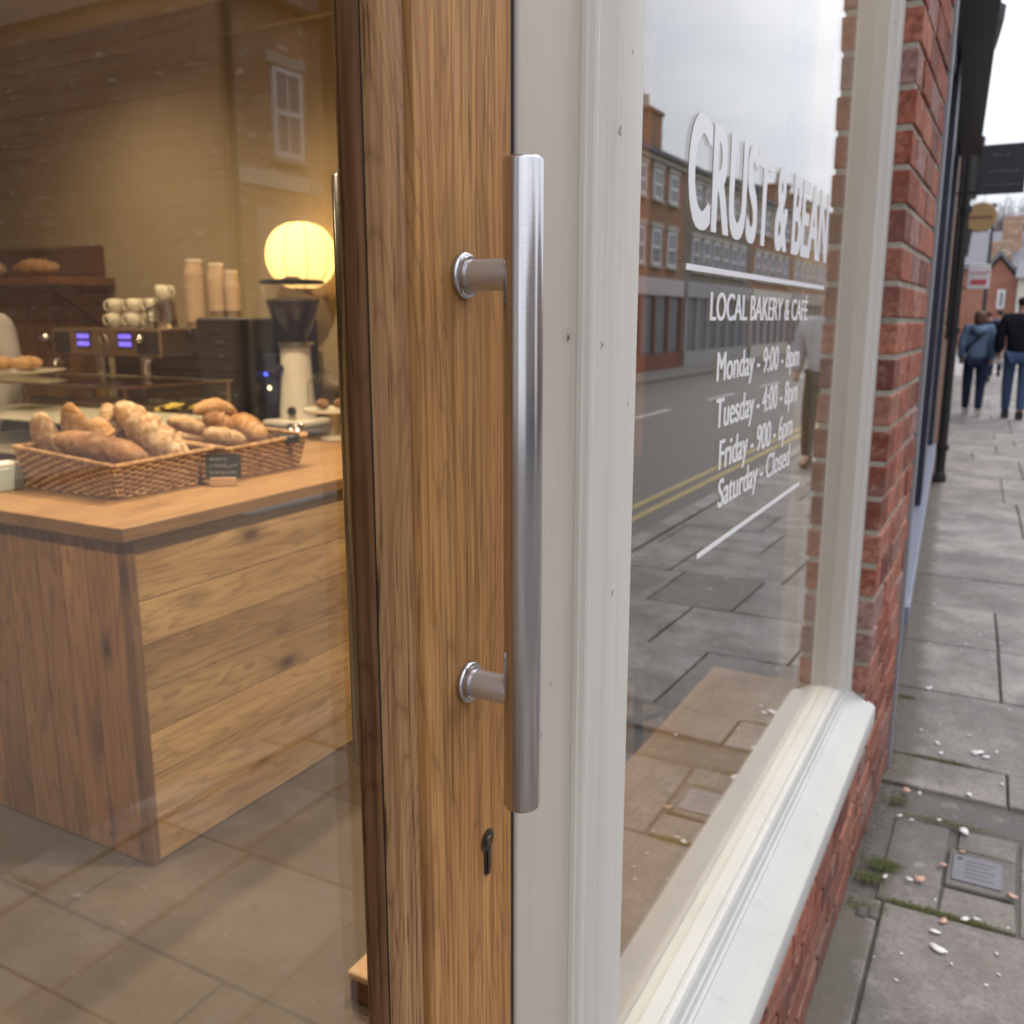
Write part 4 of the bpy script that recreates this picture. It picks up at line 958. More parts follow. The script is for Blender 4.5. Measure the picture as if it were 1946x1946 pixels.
# ---------------------------------------------------------------- wicker baskets
def wicker_mat():
    M = MT('wicker'); co = M.coord(kind='World'); n = M.noise(co, 30, 4, .6); f = M.noise(M.coord((40, 40, 220), src=co), 1, 2, .5)
    c = M.ramp(n, [(.3, (.32, .17, .075)), (.55, (.50, .30, .14)), (.75, (.62, .42, .23))])
    c = M.mix(M.ramp(f, [(.3, .5), (.6, 0)]), c, (.07, .028, .012))
    return M.bsdf(c, .5, 0, M.bump(f, .3, .001), .3)
MAT['wicker'] = wicker_mat()
def basket(name, label, cx0, cx1, cy0, cy1, z0, zh_front, zh_back, flare=.022):
    """x from cx0 (back) to cx1 (front); rim height differs front/back"""
    t = thing(name, label, 'basket', ((cx0 + cx1) / 2, (cy0 + cy1) / 2, z0), 'wicker baskets of bread on the counter')
    cor = [(cx1, cy0), (cx1, cy1), (cx0, cy1), (cx0, cy0)]
    top = [(cx1 + flare, cy0 - flare, zh_front), (cx1 + flare, cy1 + flare, zh_front + .008), (cx0 - flare, cy1 + flare, zh_back), (cx0 - flare, cy0 - flare, zh_back * .98)]
    bm = NB(); rows = 13
    for s_ in range(4):
        a, b = cor[s_], cor[(s_ + 1) % 4]; ta, tb = top[s_], top[(s_ + 1) % 4]
        L = math.dist(a, b); nst = int(L / .022); nu = nst * 6; nv = rows * 4
        nrm = Vector((b[1] - a[1], -(b[0] - a[0]), 0)).normalized()
        if s_ in (0,): pass
        grid = []
        for iu in range(nu + 1):
            u = iu / nu; col = []
            for iv in range(nv + 1):
                v = iv / nv
                p0 = Vector((a[0] + (b[0] - a[0]) * u, a[1] + (b[1] - a[1]) * u, z0))
                p1 = Vector((ta[0] + (tb[0] - ta[0]) * u, ta[1] + (tb[1] - ta[1]) * u, z0 + ta[2] + (tb[2] - ta[2]) * u))
                p = p0.lerp(p1, v); r_ = v * rows; row = int(r_ - 1e-6); fr = r_ - row
                sgn = 1 if row % 2 else -1
                w_ = .0055 * math.sin(u * nst * PI) * sgn + .0028 * math.sqrt(max(0, 1 - (2 * fr - 1) ** 2))
                p += nrm * w_; col.append(bm.verts.new(p))
            grid.append(col)
        for i in range(nu):
            for j in range(nv): bm.faces.new((grid[i][j], grid[i + 1][j], grid[i + 1][j + 1], grid[i][j + 1]))
    obj('woven_side', bm, MAT['wicker'], t, smooth=True)
    bm = NB(); box(bm, (cx0, cy0, z0), (cx1, cy1, z0 + .012)); obj('base', bm, MAT['wicker'], t)
    bm = NB()
    for ring, dz, rad in ((top, 0, .0062), ([(c[0], c[1], .006) for c in cor], 0, .0055)):
        for s_ in range(4):
            a, b = ring[s_], ring[(s_ + 1) % 4]; A = Vector((a[0], a[1], z0 + a[2])); B_ = Vector((b[0], b[1], z0 + b[2])); L = (B_ - A).length; n = int(L / .006)
            d = (B_ - A).normalized(); s1 = d.cross(Vector((0, 0, 1))).normalized(); u1 = s1.cross(d)
            for ph in (0, 2 * PI / 3, 4 * PI / 3):
                tube(bm, [A.lerp(B_, k / n) + (s1 * math.cos(k * .75 + ph) + u1 * math.sin(k * .75 + ph)) * rad * .62 for k in range(n + 1)], rad * .62, 6)
    obj('rim', bm, MAT['wicker'], t, smooth=True)
    return t
basket('wicker_basket', 'nearer wicker basket at the counter corner full of long loaves', -2.585, -2.19, 1.70, 2.02, .9255, .098, .128)
basket('wicker_basket', 'farther wicker basket holding rolls and pastries', -2.56, -2.165, 2.10, 2.42, .9255, .100, .128)

# ---------------------------------------------------------------- bread
def crust(name, c0, c1, flour=.5, seed=0):
    M = MT(name); co = M.coord(kind='World', loc=(seed, seed, seed)); n = M.noise(co, 9, 4, .6); f = M.noise(co, 45, 5, .65); g = M.noise(co, 160, 3, .6)
    c = M.mix(M.ramp(n, [(.35, 0), (.65, 1)]), c0, c1)
    c = M.mix(M.ramp(f, [(.45, 0), (.62, flour)]), c, (.58, .47, .34))
    return M.bsdf(c, .7, 0, M.bump(M.math('ADD', f, M.math('MULTIPLY', g, .4)), .5, .006), .25, Subsurface_Weight=.0)
CR = {'flour': crust('floured_crust', (.26, .13, .055), (.38, .23, .12), .8, 1), 'dark': crust('dark_crust', (.13, .05, .018), (.28, .13, .05), .22, 2),
      'gold': crust('golden_crust', (.26, .12, .04), (.42, .23, .09), .3, 3), 'pale': crust('pale_crust', (.28, .16, .075), (.42, .28, .16), .5, 4)}
def loaf(name, label, A, B_, r, kind='flour', slashes=3, squash=.8, lump=.12, seed=0, cat='bread', curve=.0, group=None):
    A, B_ = Vector(A), Vector(B_); L = (B_ - A).length + r * .6; mid = (A + B_) / 2; d = (B_ - A).normalized()
    s1 = d.cross(Vector((0, 0, 1))).normalized(); u1 = s1.cross(d).normalized()
    bm = NB(); nu, nv = 72, 36; rings = []
    for i in range(nu + 1):
        q = -1 + 2 * i / nu; qq = math.sin(q * PI / 2); pr_ = max(0, 1 - abs(qq) ** 2.6) ** .5; ring = []
        for k in range(nv):
            a = 2 * PI * k / nv; rad = r * pr_
            for sl in range(slashes):
                c_ = -0.62 + 1.24 * (sl + .5) / max(1, slashes); dist = (qq - c_) - .22 * math.cos(a) * 1.0
                up = max(0, math.sin(a))
                rad *= 1 + (.15 * math.exp(-(dist / .09) ** 2) - .30 * math.exp(-((dist - .11) / .03) ** 2)) * up
            dirv = s1 * math.cos(a) + u1 * math.sin(a) * squash
            p = mid + d * (qq * L / 2) + dirv * rad + u1 * (-curve * qq * qq)
            nn = noise.noise(p * 16 + Vector((seed * 3.3, 0, 0))) * lump * .8 * r + noise.noise(p * 80 + Vector((seed, 1, 0))) * lump * .35 * r
            ring.append(bm.verts.new(p + dirv * nn * min(1, pr_ * 2)))
        rings.append(ring)
    for i in range(nu):
        for k in range(nv):
            j = (k + 1) % nv; bm.faces.new((rings[i][k], rings[i][j], rings[i + 1][j], rings[i + 1][k]))
    bmesh.ops.remove_doubles(bm, verts=bm.verts, dist=1e-5)
    o = obj(name, bm, CR[kind], None, smooth=True)
    # origin at the loaf itself
    o.data.transform(Matrix.Translation(-mid)); o.location = mid
    return tag(o, label, cat, group)
G1 = 'loaves in the near basket'; G2 = 'rolls in the far basket'
loaf('loaf', 'short upright floured loaf at the left end of the near basket', (-2.585, 1.76, 1.135), (-2.60, 1.80, .97), .042, 'flour', 2, .8, .12, 1, group=G1)
loaf('loaf', 'pointed golden loaf standing second from the left in the near basket', (-2.50, 1.80, 1.165), (-2.53, 1.86, .98), .040, 'gold', 2, .85, .2, 2, group=G1)
loaf('loaf', 'rounded roll leaning behind the dark loaf', (-2.43, 1.83, 1.12), (-2.40, 1.84, 1.03), .045, 'gold', 1, .85, .2, 3, group=G1)
loaf('loaf', 'dark crusted long loaf lying across the front of the near basket', (-2.47, 1.735, 1.075), (-2.25, 1.85, 1.015), .050, 'dark', 1, .9, .1, 4, group=G1)
loaf('loaf', 'big pale floured loaf leaning on the near basket rim', (-2.44, 1.93, 1.155), (-2.20, 1.955, 1.005), .052, 'flour', 3, .9, .12, 5, group=G1)
loaf('loaf', 'slim golden loaf behind the big floured one', (-2.50, 1.93, 1.155), (-2.42, 1.90, 1.02), .035, 'pale', 2, .9, .12, 6, group=G1)
loaf('loaf', 'small pale loaf between the pointed and the dark loaf', (-2.53, 1.77, 1.07), (-2.40, 1.76, 1.03), .038, 'pale', 1, .8, .15, 8, group=G1)
loaf('bread_roll', 'golden curved roll on top of the far basket', (-2.40, 2.20, 1.140), (-2.36, 2.33, 1.120), .036, 'gold', 1, .8, .12, 11, 'bread roll', .02, G2)
loaf('bread_roll', 'floury flat roll at the left of the far basket', (-2.44, 2.12, 1.095), (-2.38, 2.23, 1.055), .038, 'pale', 2, .7, .15, 12, 'bread roll', group=G2)
loaf('bread_roll', 'small pointed roll at the front of the far basket', (-2.30, 2.14, 1.06), (-2.22, 2.22, 1.03), .038, 'pale', 1, .8, .12, 13, 'bread roll', group=G2)
loaf('bread_roll', 'slashed croissant roll at the right of the far basket', (-2.34, 2.31, 1.085), (-2.20, 2.28, 1.04), .046, 'gold', 4, .85, .1, 14, 'bread roll', group=G2)
loaf('bread_roll', 'brown three cornered roll in the middle of the far basket', (-2.38, 2.22, 1.10), (-2.30, 2.26, 1.06), .040, 'dark', 1, .9, .12, 15, 'bread roll', group=G2)
loaf('bread_roll', 'pale roll filling the back of the far basket', (-2.50, 2.2, 1.02), (-2.48, 2.36, 1.0), .05, 'pale', 2, .8, .12, 16, 'bread roll', group=G2)

# ---------------------------------------------------------------- price cards
MAT['chalk'] = plain('chalk_marks', (.55, .55, .52), .9); MAT['slatebd'] = plain('chalkboard', (.022, .024, .028), .7, var=.3); MAT['lightwood'] = plain('light_wood_block', (.52, .34, .21), .6, var=.12, nscale=30)
def price_card(label, c, w_, h, tilt, seed, block=True, ang=.62):
    t = thing('price_card', label, 'price card', c)
    Rz = Matrix.Rotation(ang, 4, 'Z') @ Matrix.Rotation(-tilt, 4, 'X'); T = Matrix.Translation(c)
    bm = NB(); box(bm, (-w_ / 2, -.002, .022 if block else 0), (w_ / 2, .002, .022 + h if block else h), .001); bm.transform(T @ Rz); obj('slate', bm, MAT['slatebd'], t)
    rr = random.Random(seed); bm = NB(); lines = 3 if block else 1
    for ln in range(lines):
        z = (.022 if block else 0) + h * (.78 - .27 * ln); x = -w_ * .38; e = w_ * (.1 if ln == 0 else .36) if block else w_ * .3
        hh = h * (.14 if block else .2)
        while x < e:
            ww = hh * rr.uniform(.35, .6); tube(bm, [(x + ww * k / 3, -.0032, z + hh * rr.uniform(-.5, .5)) for k in range(4)], .0007, 4, False); x += ww + hh * rr.uniform(.12, .3)
    bm.transform(T @ Rz); obj('chalk_writing', bm, MAT['chalk'], t)
    if block:
        bm = NB(); box(bm, (-.038, -.014, 0), (.038, .014, .026), .002); bm.transform(T @ Matrix.Rotation(ang, 4, 'Z')); obj('wood_block', bm, MAT['lightwood'], t)
price_card('larger chalkboard price card on a wood block before the baskets', (-2.10, 2.01, .9255), .105, .075, .12, 3)
price_card('small dark price card clipped on the far basket rim', (-2.135, 2.34, 1.015), .075, .030, .1, 5, False)
nh = thing('napkin_box', 'pale blue napkin box at the counter left end', 'napkin box', (-2.62, 1.66, .9255))
bm = NB(); box(bm, (-2.70 + .05, 1.60, .9255), (-2.585, 1.69, .995), .004); obj('case', bm, plain('pale_blue_plastic', (.42, .50, .50), .5), nh)
bm = NB(); box(bm, (-2.65, 1.602, .996), (-2.588, 1.688, 1.008), .003); obj('napkins', bm, plain('napkin_paper', (.75, .73, .68), .8), nh)

# ---------------------------------------------------------------- back counter and coffee things
bc = thing('back_counter', 'dark back counter along the wall carrying the coffee machines', 'counter', (-4.4, 3.57, 0))
bm = NB(); box(bm, (-6.4, 3.27, 0), (-2.62, 3.88, .885)); obj('cabinet', bm, plain('dark_cabinet', (.03, .028, .03), .5), bc)
bm = NB(); box(bm, (-6.4, 3.24, .886), (-2.60, 3.89, .922), .003); obj('worktop', bm, plain('dark_worktop', (.05, .045, .045), .35), bc)
em = thing('espresso_machine', 'wide two group espresso machine with blue lit readouts', 'espresso machine', (-4.15, 3.5, .923))
bm = NB(); box(bm, (-4.56, 3.22, 1.235), (-3.735, 3.78, 1.378), .008); obj('upper_housing', bm, MAT['machine'], em)
bm = NB(); box(bm, (-4.50, 3.55, .98), (-3.80, 3.76, 1.234), .004); obj('back_panel', bm, plain('dark_steel', (.10, .085, .07), .35, 1), em)
bm = NB(); box(bm, (-4.55, 3.24, .945), (-3.75, 3.76, .99), .008); [box(bm, (-4.52 + k * .74, 3.3, .923), (-4.48 + k * .74, 3.34, .946)) for k in (0, 1)]; obj('drip_tray', bm, MAT['machine'], em)
bm = NB(); box(bm, (-4.535, 3.213, 1.25), (-4.42, 3.2195, 1.36), .002); box(bm, (-3.90, 3.213, 1.25), (-3.745, 3.2195, 1.36), .002); obj('end_panel', bm, MAT['black'], em)
bl = emit('blue_led', (.25, .16, 1.0), 2.6)
for xx in (-4.305, -3.985):
    bm = NB(); box(bm, (xx - .055, 3.2160, 1.275), (xx + .055, 3.2195, 1.362), .001); dsp = obj('display', bm, MAT['black'], em)
    bm = NB()
    for zc in (1.338, 1.300):
        for k in range(4):
            x_ = xx - .036 + k * .024
            for (a, b) in (((x_ - .007, zc - .011), (x_ + .007, zc - .008)), ((x_ - .007, zc + .008), (x_ + .007, zc + .011)), ((x_ - .008, zc - .009), (x_ - .0055, zc + .009)), ((x_ + .0055, zc - .009), (x_ + .008, zc + .009)), ((x_ - .006, zc - .0015), (x_ + .006, zc + .0015))):
                box(bm, (a[0], 3.2148, a[1]), (b[0], 3.2158, b[1]))
    obj('digits', bm, bl, dsp)
bm = NB(); lathe(bm, [(0, 0), (.034, 0), (.036, .004), (.030, .008), (0, .009)], (-4.15, 3.2185, 1.318), 28, Matrix.Rotation(PI / 2, 4, 'X')); obj('badge', bm, MAT['chrome'], em, smooth=True)
for xx in (-4.60, -3.85):
    bm = NB(); lathe(bm, [(0, 0), (.022, 0), (.026, .01), (.022, .04), (0, .045)], (xx + (.02 if xx < -4 else 0), 3.215, 1.325), 20, Matrix.Rotation(PI / 2, 4, 'X')); obj('knob', bm, MAT['chrome'], em, smooth=True)
for xx in (-4.33, -3.98):
    bm = NB(); lathe(bm, [(.034, 1.14), (.036, 1.17), (.032, 1.19), (.032, 1.236)], (xx, 3.34, 0), 24); g = obj('group_head', bm, MAT['chrome'], em, smooth=True, autosmooth=40)
    bm = NB(); lathe(bm, [(.02, 1.095), (.034, 1.105), (.035, 1.139)], (xx, 3.34, 0), 24); tube(bm, [(xx, 3.31, 1.12), (xx - .03, 3.20, 1.11), (xx - .05, 3.12, 1.095)], [.008, .012, .014], 10); obj('portafilter', bm, MAT['black'], g, smooth=True)
for xx in (-4.50, -3.80):
    bm = NB(); tube(bm, [(xx, 3.26, 1.236), (xx - .02, 3.2, 1.21), (xx - .03, 3.19, 1.12), (xx - .02, 3.17, 1.03)], .0065, 8); obj('steam_wand', bm, MAT['chrome'], em, smooth=True)
# cups on top
MAT['china'] = plain('cream_china', (.66, .60, .47), .25, var=.04); MAT['paper'] = plain('kraft_paper_cup', (.50, .36, .24), .75, var=.08); MAT['lidw'] = plain('cup_rim_white', (.68, .60, .48), .5)
def mug_bm(cx, cy_, z0, s_=1.0, ang=PI):
    bm = NB(); r = .040 * s_; h = .072 * s_
    lathe(bm, [(r * .62, 0), (r * .70, .002), (r * .93, h * .4), (r, h), (r * .93, h), (r * .86, h * .4), (r * .6, .006), (0, .006)], (cx, cy_, z0), 28, None, False)
    hx, hy = math.cos(ang), math.sin(ang)
    tube(bm, [(cx + hx * r * .92, cy_ + hy * r * .92, z0 + h * .85), (cx + hx * (r + .02 * s_), cy_ + hy * (r + .02 * s_), z0 + h * .82), (cx + hx * (r + .026 * s_), cy_ + hy * (r + .026 * s_), z0 + h * .5), (cx + hx * (r + .016 * s_), cy_ + hy * (r + .016 * s_), z0 + h * .25), (cx + hx * r * .86, cy_ + hy * r * .86, z0 + h * .2)], .0055 * s_, 8)
    return bm
mpos = [(-4.25, 0, 'bottom left'), (-4.10, 0, 'bottom middle'), (-3.955, 0, 'bottom right'), (-4.235, 1, 'top left'), (-4.085, 1, 'top middle'), (-3.945, 1, 'top right')]
mb = None
for xx, row, nm_ in mpos:
    loc = (xx, 3.38, 1.3785 + row * .0735)
    if mb is None:
        bm = mug_bm(0, 0, 0, 1.05, PI + .3); mb = obj('mug', bm, MAT['china'], None, smooth=True); o = mb
    else: o = mb.copy(); COL.objects.link(o)
    o.location = loc; tag(o, 'cream mug on the espresso machine, %s of the six' % nm_, 'mug', 'cream mugs stacked on the espresso machine')
jg = thing('milk_jug', 'steel milk jug beside the cream mugs', 'jug', (-3.83, 3.36, 1.379))
bm = NB(); lathe(bm, [(.050, 0), (.052, .004), (.052, .05), (.046, .1), (.048, .13), (.044, .13), (.048, .05), (0, .01)], (-3.83, 3.36, 1.379), 28, None, False); obj('vessel', bm, MAT['chrome'], jg, smooth=True, autosmooth=50)
bm = NB(); tube(bm, [(-3.875, 3.33, 1.49), (-3.92, 3.31, 1.47), (-3.915, 3.31, 1.41), (-3.88, 3.33, 1.40)], .007, 8); obj('handle', bm, MAT['black'], jg, smooth=True)
bw = obj('china_cup', mug_bm(-3.84, 3.36, 1.512, 1.1, 0), MAT['china'], None, smooth=True); tag(bw, 'wide cream cup sitting on the steel jug', 'cup')
def cup_stack(label, x, y, z0, z1, r):
    bm = NB(); z = z0; n = int((z1 - z0 - .08) / .011); prof = []
    prof.append((r * .74, 0))
    for k in range(n): zz = .03 + k * .011; prof += [(r * .95, zz), (r * 1.02, zz + .003), (r * 1.02, zz + .007), (r * .95, zz + .0095)]
    H_ = z1 - z0; prof += [(r * .92, H_ - .075), (r * .72, H_ - .004)]
    lathe(bm, prof, (x, y, z0), 24)
    t = thing('paper_cup_stack', label, 'cup stack', (x, y, z0), 'paper cup stacks'); obj('cups', bm, MAT['paper'], t, smooth=True, autosmooth=60)
    bm = NB(); lathe(bm, [(r * .70, H_ - .006), (r * .78, H_ - .004), (r * .78, H_ + .008), (r * .68, H_ + .010)], (x, y, z0), 24); obj('cup_foot', bm, MAT['lidw'], t)
cup_stack('tallest stack of kraft paper cups on the left', -3.665, 3.40, 1.379, 1.705, .052)
cup_stack('middle stack of kraft paper cups', -3.555, 3.44, 1.432, 1.685, .048)
cup_stack('shortest stack of kraft paper cups on the right', -3.475, 3.46, 1.432, 1.650, .040)
bg = thing('black_coffee_brewer', 'tall black boxy brewer between espresso machine and grinder', 'coffee machine', (-3.4, 3.5, .923))
bm = NB(); box(bm, (-3.575, 3.30, .923), (-3.205, 3.78, 1.430), .015, 3); obj('housing', bm, MAT['black'], bg)
bm = NB(); box(bm, (-3.73, 3.4, 1.25), (-3.576, 3.7, 1.378), .01); obj('side_box', bm, MAT['black'], bg)
bm = NB(); box(bm, (-3.205, 3.36, 1.02), (-3.12, 3.6, 1.26), .008); pn = obj('control_panel', bm, plain('dark_blue_plastic', (.02, .025, .05), .4), bg)
bm = NB()
for k in range(4):
    x_ = -3.19 + k * .015
    for (a, b) in (((-.005, -.008), (.005, -.006)), ((-.005, .006), (.005, .008)), ((-.006, -.008), (-.004, .008)), ((.004, -.008), (.006, .008))): box(bm, (x_ + a[0], 3.357, 1.165 + a[1]), (x_ + b[0], 3.3590, 1.165 + b[1]))
obj('digits', bm, emit('blue_led_small', (.12, .14, 1.0), 3.0), pn)
bm = NB(); lathe(bm, [(0, 0), (.012, 0), (.010, .004), (0, .005)], (-3.165, 3.359, 1.10), 14, Matrix.Rotation(PI / 2, 4, 'X')); obj('indicator_lamp', bm, emit('warm_indicator', (1, .75, .4), 3), pn)
gr = thing('coffee_grinder', 'white coffee grinder with a clear hopper of dark beans', 'coffee grinder', (-3.03, 3.42, .923))
gx, gy = -3.03, 3.40
bm = NB(); lathe(bm, [(.052, 1.325), (.064, 1.345), (.105, 1.43), (.133, 1.52), (.140, 1.585)], (gx, gy, 0), 36, None, False); obj('hopper', bm, MAT['clear'], gr, smooth=True)
bm = NB(); lathe(bm, [(0, 1.33), (.050, 1.33), (.061, 1.348), (.100, 1.432), (.124, 1.50), (.125, 1.515), (0, 1.523)], (gx, gy, 0), 36); obj('beans', bm, plain('coffee_beans', (.035, .018, .010), .4, var=.5, nscale=120, bump=1.0, bdist=.006), gr, smooth=True)
bm = NB(); lathe(bm, [(0, 1.586), (.146, 1.586), (.150, 1.594), (.140, 1.602), (.05, 1.606), (.03, 1.618), (0, 1.618)], (gx, gy, 0), 36); obj('hopper_lid', bm, MAT['black'], gr, smooth=True, autosmooth=40)
bm = NB(); lathe(bm, [(.08, 1.30), (.088, 1.305), (.088, 1.318), (.05, 1.325)], (gx, gy, 0), 32); obj('collar', bm, MAT['chrome'], gr, smooth=True, autosmooth=40)
bm = NB(); lathe(bm, [(.085, .93), (.085, 1.0), (.075, 1.12), (.070, 1.299)], (gx, gy, 0), 32); box(bm, (gx - .12, gy - .12, .923), (gx + .12, gy + .12, .955), .01); obj('column', bm, plain('cream_enamel', (.60, .55, .47), .3, var=.04), gr, smooth=True, autosmooth=40)
bm = NB(); lathe(bm, [(0, 0), (.022, 0), (.020, .014), (0, .016)], (gx + .04, gy - .083, 1.0), 18, Matrix.Rotation(PI / 2, 4, 'X')); tube(bm, [(gx - .03, gy - .07, 1.2), (gx - .03, gy - .14, 1.17)], .018, 12); obj('dial', bm, MAT['black'], gr)

# cake stand with glass dome
cs = thing('cake_stand', 'white cake stand with pastries under a glass dome', 'cake stand', (-2.50, 3.03, .9255))
cx, cy_ = -2.53, 3.06
bm = NB(); lathe(bm, [(.06, 0), (.055, .008), (.022, .02), (.018, .07), (.024, .105), (.12, .115), (.128, .120), (.128, .130), (0, .126)], (cx, cy_, .9255), 40); obj('stand', bm, MAT['china'], cs, smooth=True, autosmooth=45)
bm = NB(); pr_ = [(.108, 0), (.108, .09)] + [(.108 * math.cos(a), .09 + .07 * math.sin(a)) for a in [PI / 2 * k / 8 for k in range(1, 8)]] + [(.008, .162), (.008, .175), (.016, .185), (.012, .2), (0, .203)]
lathe(bm, pr_, (cx, cy_, .9255 + .131), 40, None, False); obj('glass_dome', bm, MAT['clear'], cs, smooth=True)
for k, (dx, dy) in enumerate(((-.04, -.03), (.045, -.02), (.0, .05), (.0, -.075))):
    loaf('pastry', ['brown pastry under the glass dome, left one', 'brown pastry under the glass dome, right one', 'brown pastry under the glass dome, rear one', 'brown pastry under the glass dome, front one'][k], (cx + dx - .02, cy_ + dy, 1.077), (cx + dx + .02, cy_ + dy + .01, 1.077), .022, 'dark', 2, .8, .2, 30 + k, 'pastry', group='pastries on the cake stand')
mc_ = thing('metal_cup', 'small steel cup beside the cake stand', 'cup', (-2.60, 2.93, .9255))
bm = NB(); lathe(bm, [(.030, 0), (.032, .004), (.036, .075), (.033, .075), (.028, .01), (0, .008)], (-2.60, 2.90, .9255), 24, None, False); obj('vessel', bm, MAT['chrome'], mc_, smooth=True)
bm = NB(); tube(bm, [(-2.566, 2.89, .985), (-2.545, 2.88, .98), (-2.545, 2.88, .95), (-2.57, 2.89, .94)], .004, 6); obj('handle', bm, MAT['chrome'], mc_)

# display case with its cabinet, lemons and plate
dc = thing('display_case', 'glass pastry display case behind the near basket', 'display case', (-3.6, 2.65, 0))
bm = NB(); box(bm, (-4.4, 2.40, 0), (-2.99, 2.95, .86), .004); obj('cabinet', bm, plain('dark_wood_cabinet', (.06, .035, .025), .5), dc)
bm = NB(); box(bm, (-4.4, 2.40, .861), (-2.99, 2.95, .875)); box(bm, (-4.39, 2.43, 1.0), (-3.01, 2.93, 1.006)); obj('shelf', bm, MAT['china'], dc)
bm = NB()
for x_ in (-4.395, -3.005):
    for y_ in (2.405, 2.935): box(bm, (x_ - .006, y_ - .006, .876), (x_ + .006, y_ + .006, 1.16))
box(bm, (-4.4, 2.398, 1.160), (-2.99, 2.412, 1.170)); box(bm, (-4.4, 2.93, 1.160), (-2.99, 2.95, 1.170)); box(bm, (-3.004, 2.412, 1.160), (-2.992, 2.93, 1.1699)); obj('metal_edge', bm, MAT['chrome'], dc)
bm = NB(); box(bm, (-4.388, 2.402, .876), (-3.012, 2.405, 1.158)); box(bm, (-3.0005, 2.412, .876), (-2.997, 2.928, 1.158)); box(bm, (-4.388, 2.412, 1.161), (-3.006, 2.928, 1.166)); obj('glass', bm, MAT['clear'], dc)
pl = thing('serving_plate', 'plate of glazed pastries on top of the display case', 'plate', (-4.12, 2.72, 1.17))
bm = NB(); lathe(bm, [(.08, 0), (.10, .004), (.20, .018), (.205, .022), (.10, .010), (0, .008)], (-4.12, 2.72, 1.1705), 40); obj('dish', bm, MAT['china'], pl, smooth=True)
for k, (dx, dy, nm_) in enumerate(((-.12, 0, 'far left'), (-.04, -.05, 'centre front'), (.06, -.03, 'right'), (.0, .07, 'centre back'), (-.08, .09, 'left back'))):
    loaf('pastry', 'glazed pastry on the case top plate, ' + nm_, (-4.12 + dx - .04, 2.72 + dy, 1.222), (-4.12 + dx + .04, 2.73 + dy, 1.222), .036, 'gold', 2, .75, .15, 50 + k, 'pastry', group='glazed pastries on the plate')
yc = thing('lemon_tray', 'tray of yellow slices under the espresso machine', 'tray', (-3.55, 3.05, .96))
bm = NB(); box(bm, (-3.60, 2.97, .925), (-3.32, 3.13, 1.0), .01); obj('tray_base', bm, MAT['black'], yc)
bm = NB()
for k in range(14): 
    lathe(bm, [(0, -.003), (.024, -.003), (.026, 0), (.024, .003), (0, .003)], (-3.46 + rr.uniform(-.09, .09), 3.05 + rr.uniform(-.04, .04), 1.006 + rr.uniform(0, .022)), 14, Matrix.Rotation(rr.uniform(-.6, .6), 4, 'X') @ Matrix.Rotation(rr.uniform(-.5, .5), 4, 'Y'))
obj('yellow_slices', bm, plain('yellow_zest', (.62, .45, .06), .5, var=.2), yc)
st_ = thing('lemon_tray_stand', 'dark low table carrying the yellow tray', 'table', (-3.46, 3.05, 0))
bm = NB(); box(bm, (-3.7, 2.96, .90), (-3.2, 3.2, .924), .003); obj('table_top', bm, MAT['black'], st_)
for a in (-3.68, -3.22):
    bm = NB(); box(bm, (a - .015, 3.05, 0), (a + .015, 3.08, .899)); obj('leg', bm, MAT['black'], st_)

# shelf with bread, upper left
shf = thing('wall_shelf', 'brown wooden wall shelf with a backboard and bracket', 'shelf', (-5.5, 3.7, 1.65))
MAT['shelfw'] = pine('shelf_wood', (.12, .05, .022), (.19, .085, .036), (.05, .02, .01), 'x', seed=6)
tinted('board', [((-6.4, 3.45, 1.62), (-4.87, 3.895, 1.665))], MAT['shelfw'], shf, 2)
tinted('backboard', [((-6.4, 3.86, 1.666), (-4.95, 3.893, 1.86))], MAT['shelfw'], shf, 3)
bm = NB(); prism(bm, [(3.50, 1.615), (3.894, 1.615), (3.894, 1.35)], -4.98, -4.94, 'x'); obj('bracket', bm, MAT['shelfw'], shf)
tinted('lower_panel', [((-6.4, 3.87, .93), (-5.02, 3.8945, 1.60))], MAT['pine_dark'], shf, 5)
loaf('shelf_loaf', 'sliced golden loaf on the wall shelf', (-5.46, 3.66, 1.722), (-5.08, 3.66, 1.722), .058, 'gold', 5, .9, .12, 61, 'bread', group='bread on the wall shelf')
loaf('shelf_loaf', 'pale floured loaf on the wall shelf, left of the golden one', (-5.78, 3.66, 1.722), (-5.60, 3.66, 1.722), .058, 'flour', 1, .9, .05, 62, 'bread', group='bread on the wall shelf')

# barista standing behind the display case, mostly outside the frame
person(-4.93, 3.10, 0, 1.72, PI - .35, 'barista in a pale shirt behind the display case', cloth('pale_shirt', (.40, .37, .35)), BLK, HAIRB, SHK, .0, topname='shirt')

# globe lamp on the wall
lp = thing('globe_lamp', 'lit ribbed paper globe lamp on the wall above the grinder', 'lamp', (-3.28, 3.72, 1.73))
lc = Vector((-3.245, 3.72, 1.735))
M = MT('paper_shade'); tr = M.N('ShaderNodeBsdfTranslucent'); M.set(tr.inputs[0], (.30, .24, .12)); df = M.N('ShaderNodeBsdfDiffuse'); M.set(df.inputs[0], (.7, .6, .4))
mxs = M.N('ShaderNodeMixShader'); mxs.inputs[0].default_value = .2; M.L(tr.outputs[0], mxs.inputs[1]); M.L(df.outputs[0], mxs.inputs[2])
em_ = M.N('ShaderNodeEmission'); M.set(em_.inputs[0], (1, .74, .36)); em_.inputs[1].default_value = .42
ad = M.N('ShaderNodeAddShader'); M.L(mxs.outputs[0], ad.inputs[0]); M.L(em_.outputs[0], ad.inputs[1]); M.L(ad.outputs[0], M.out.inputs[0]); SHADE = M.m
bm = NB(); n = 72; rings = []
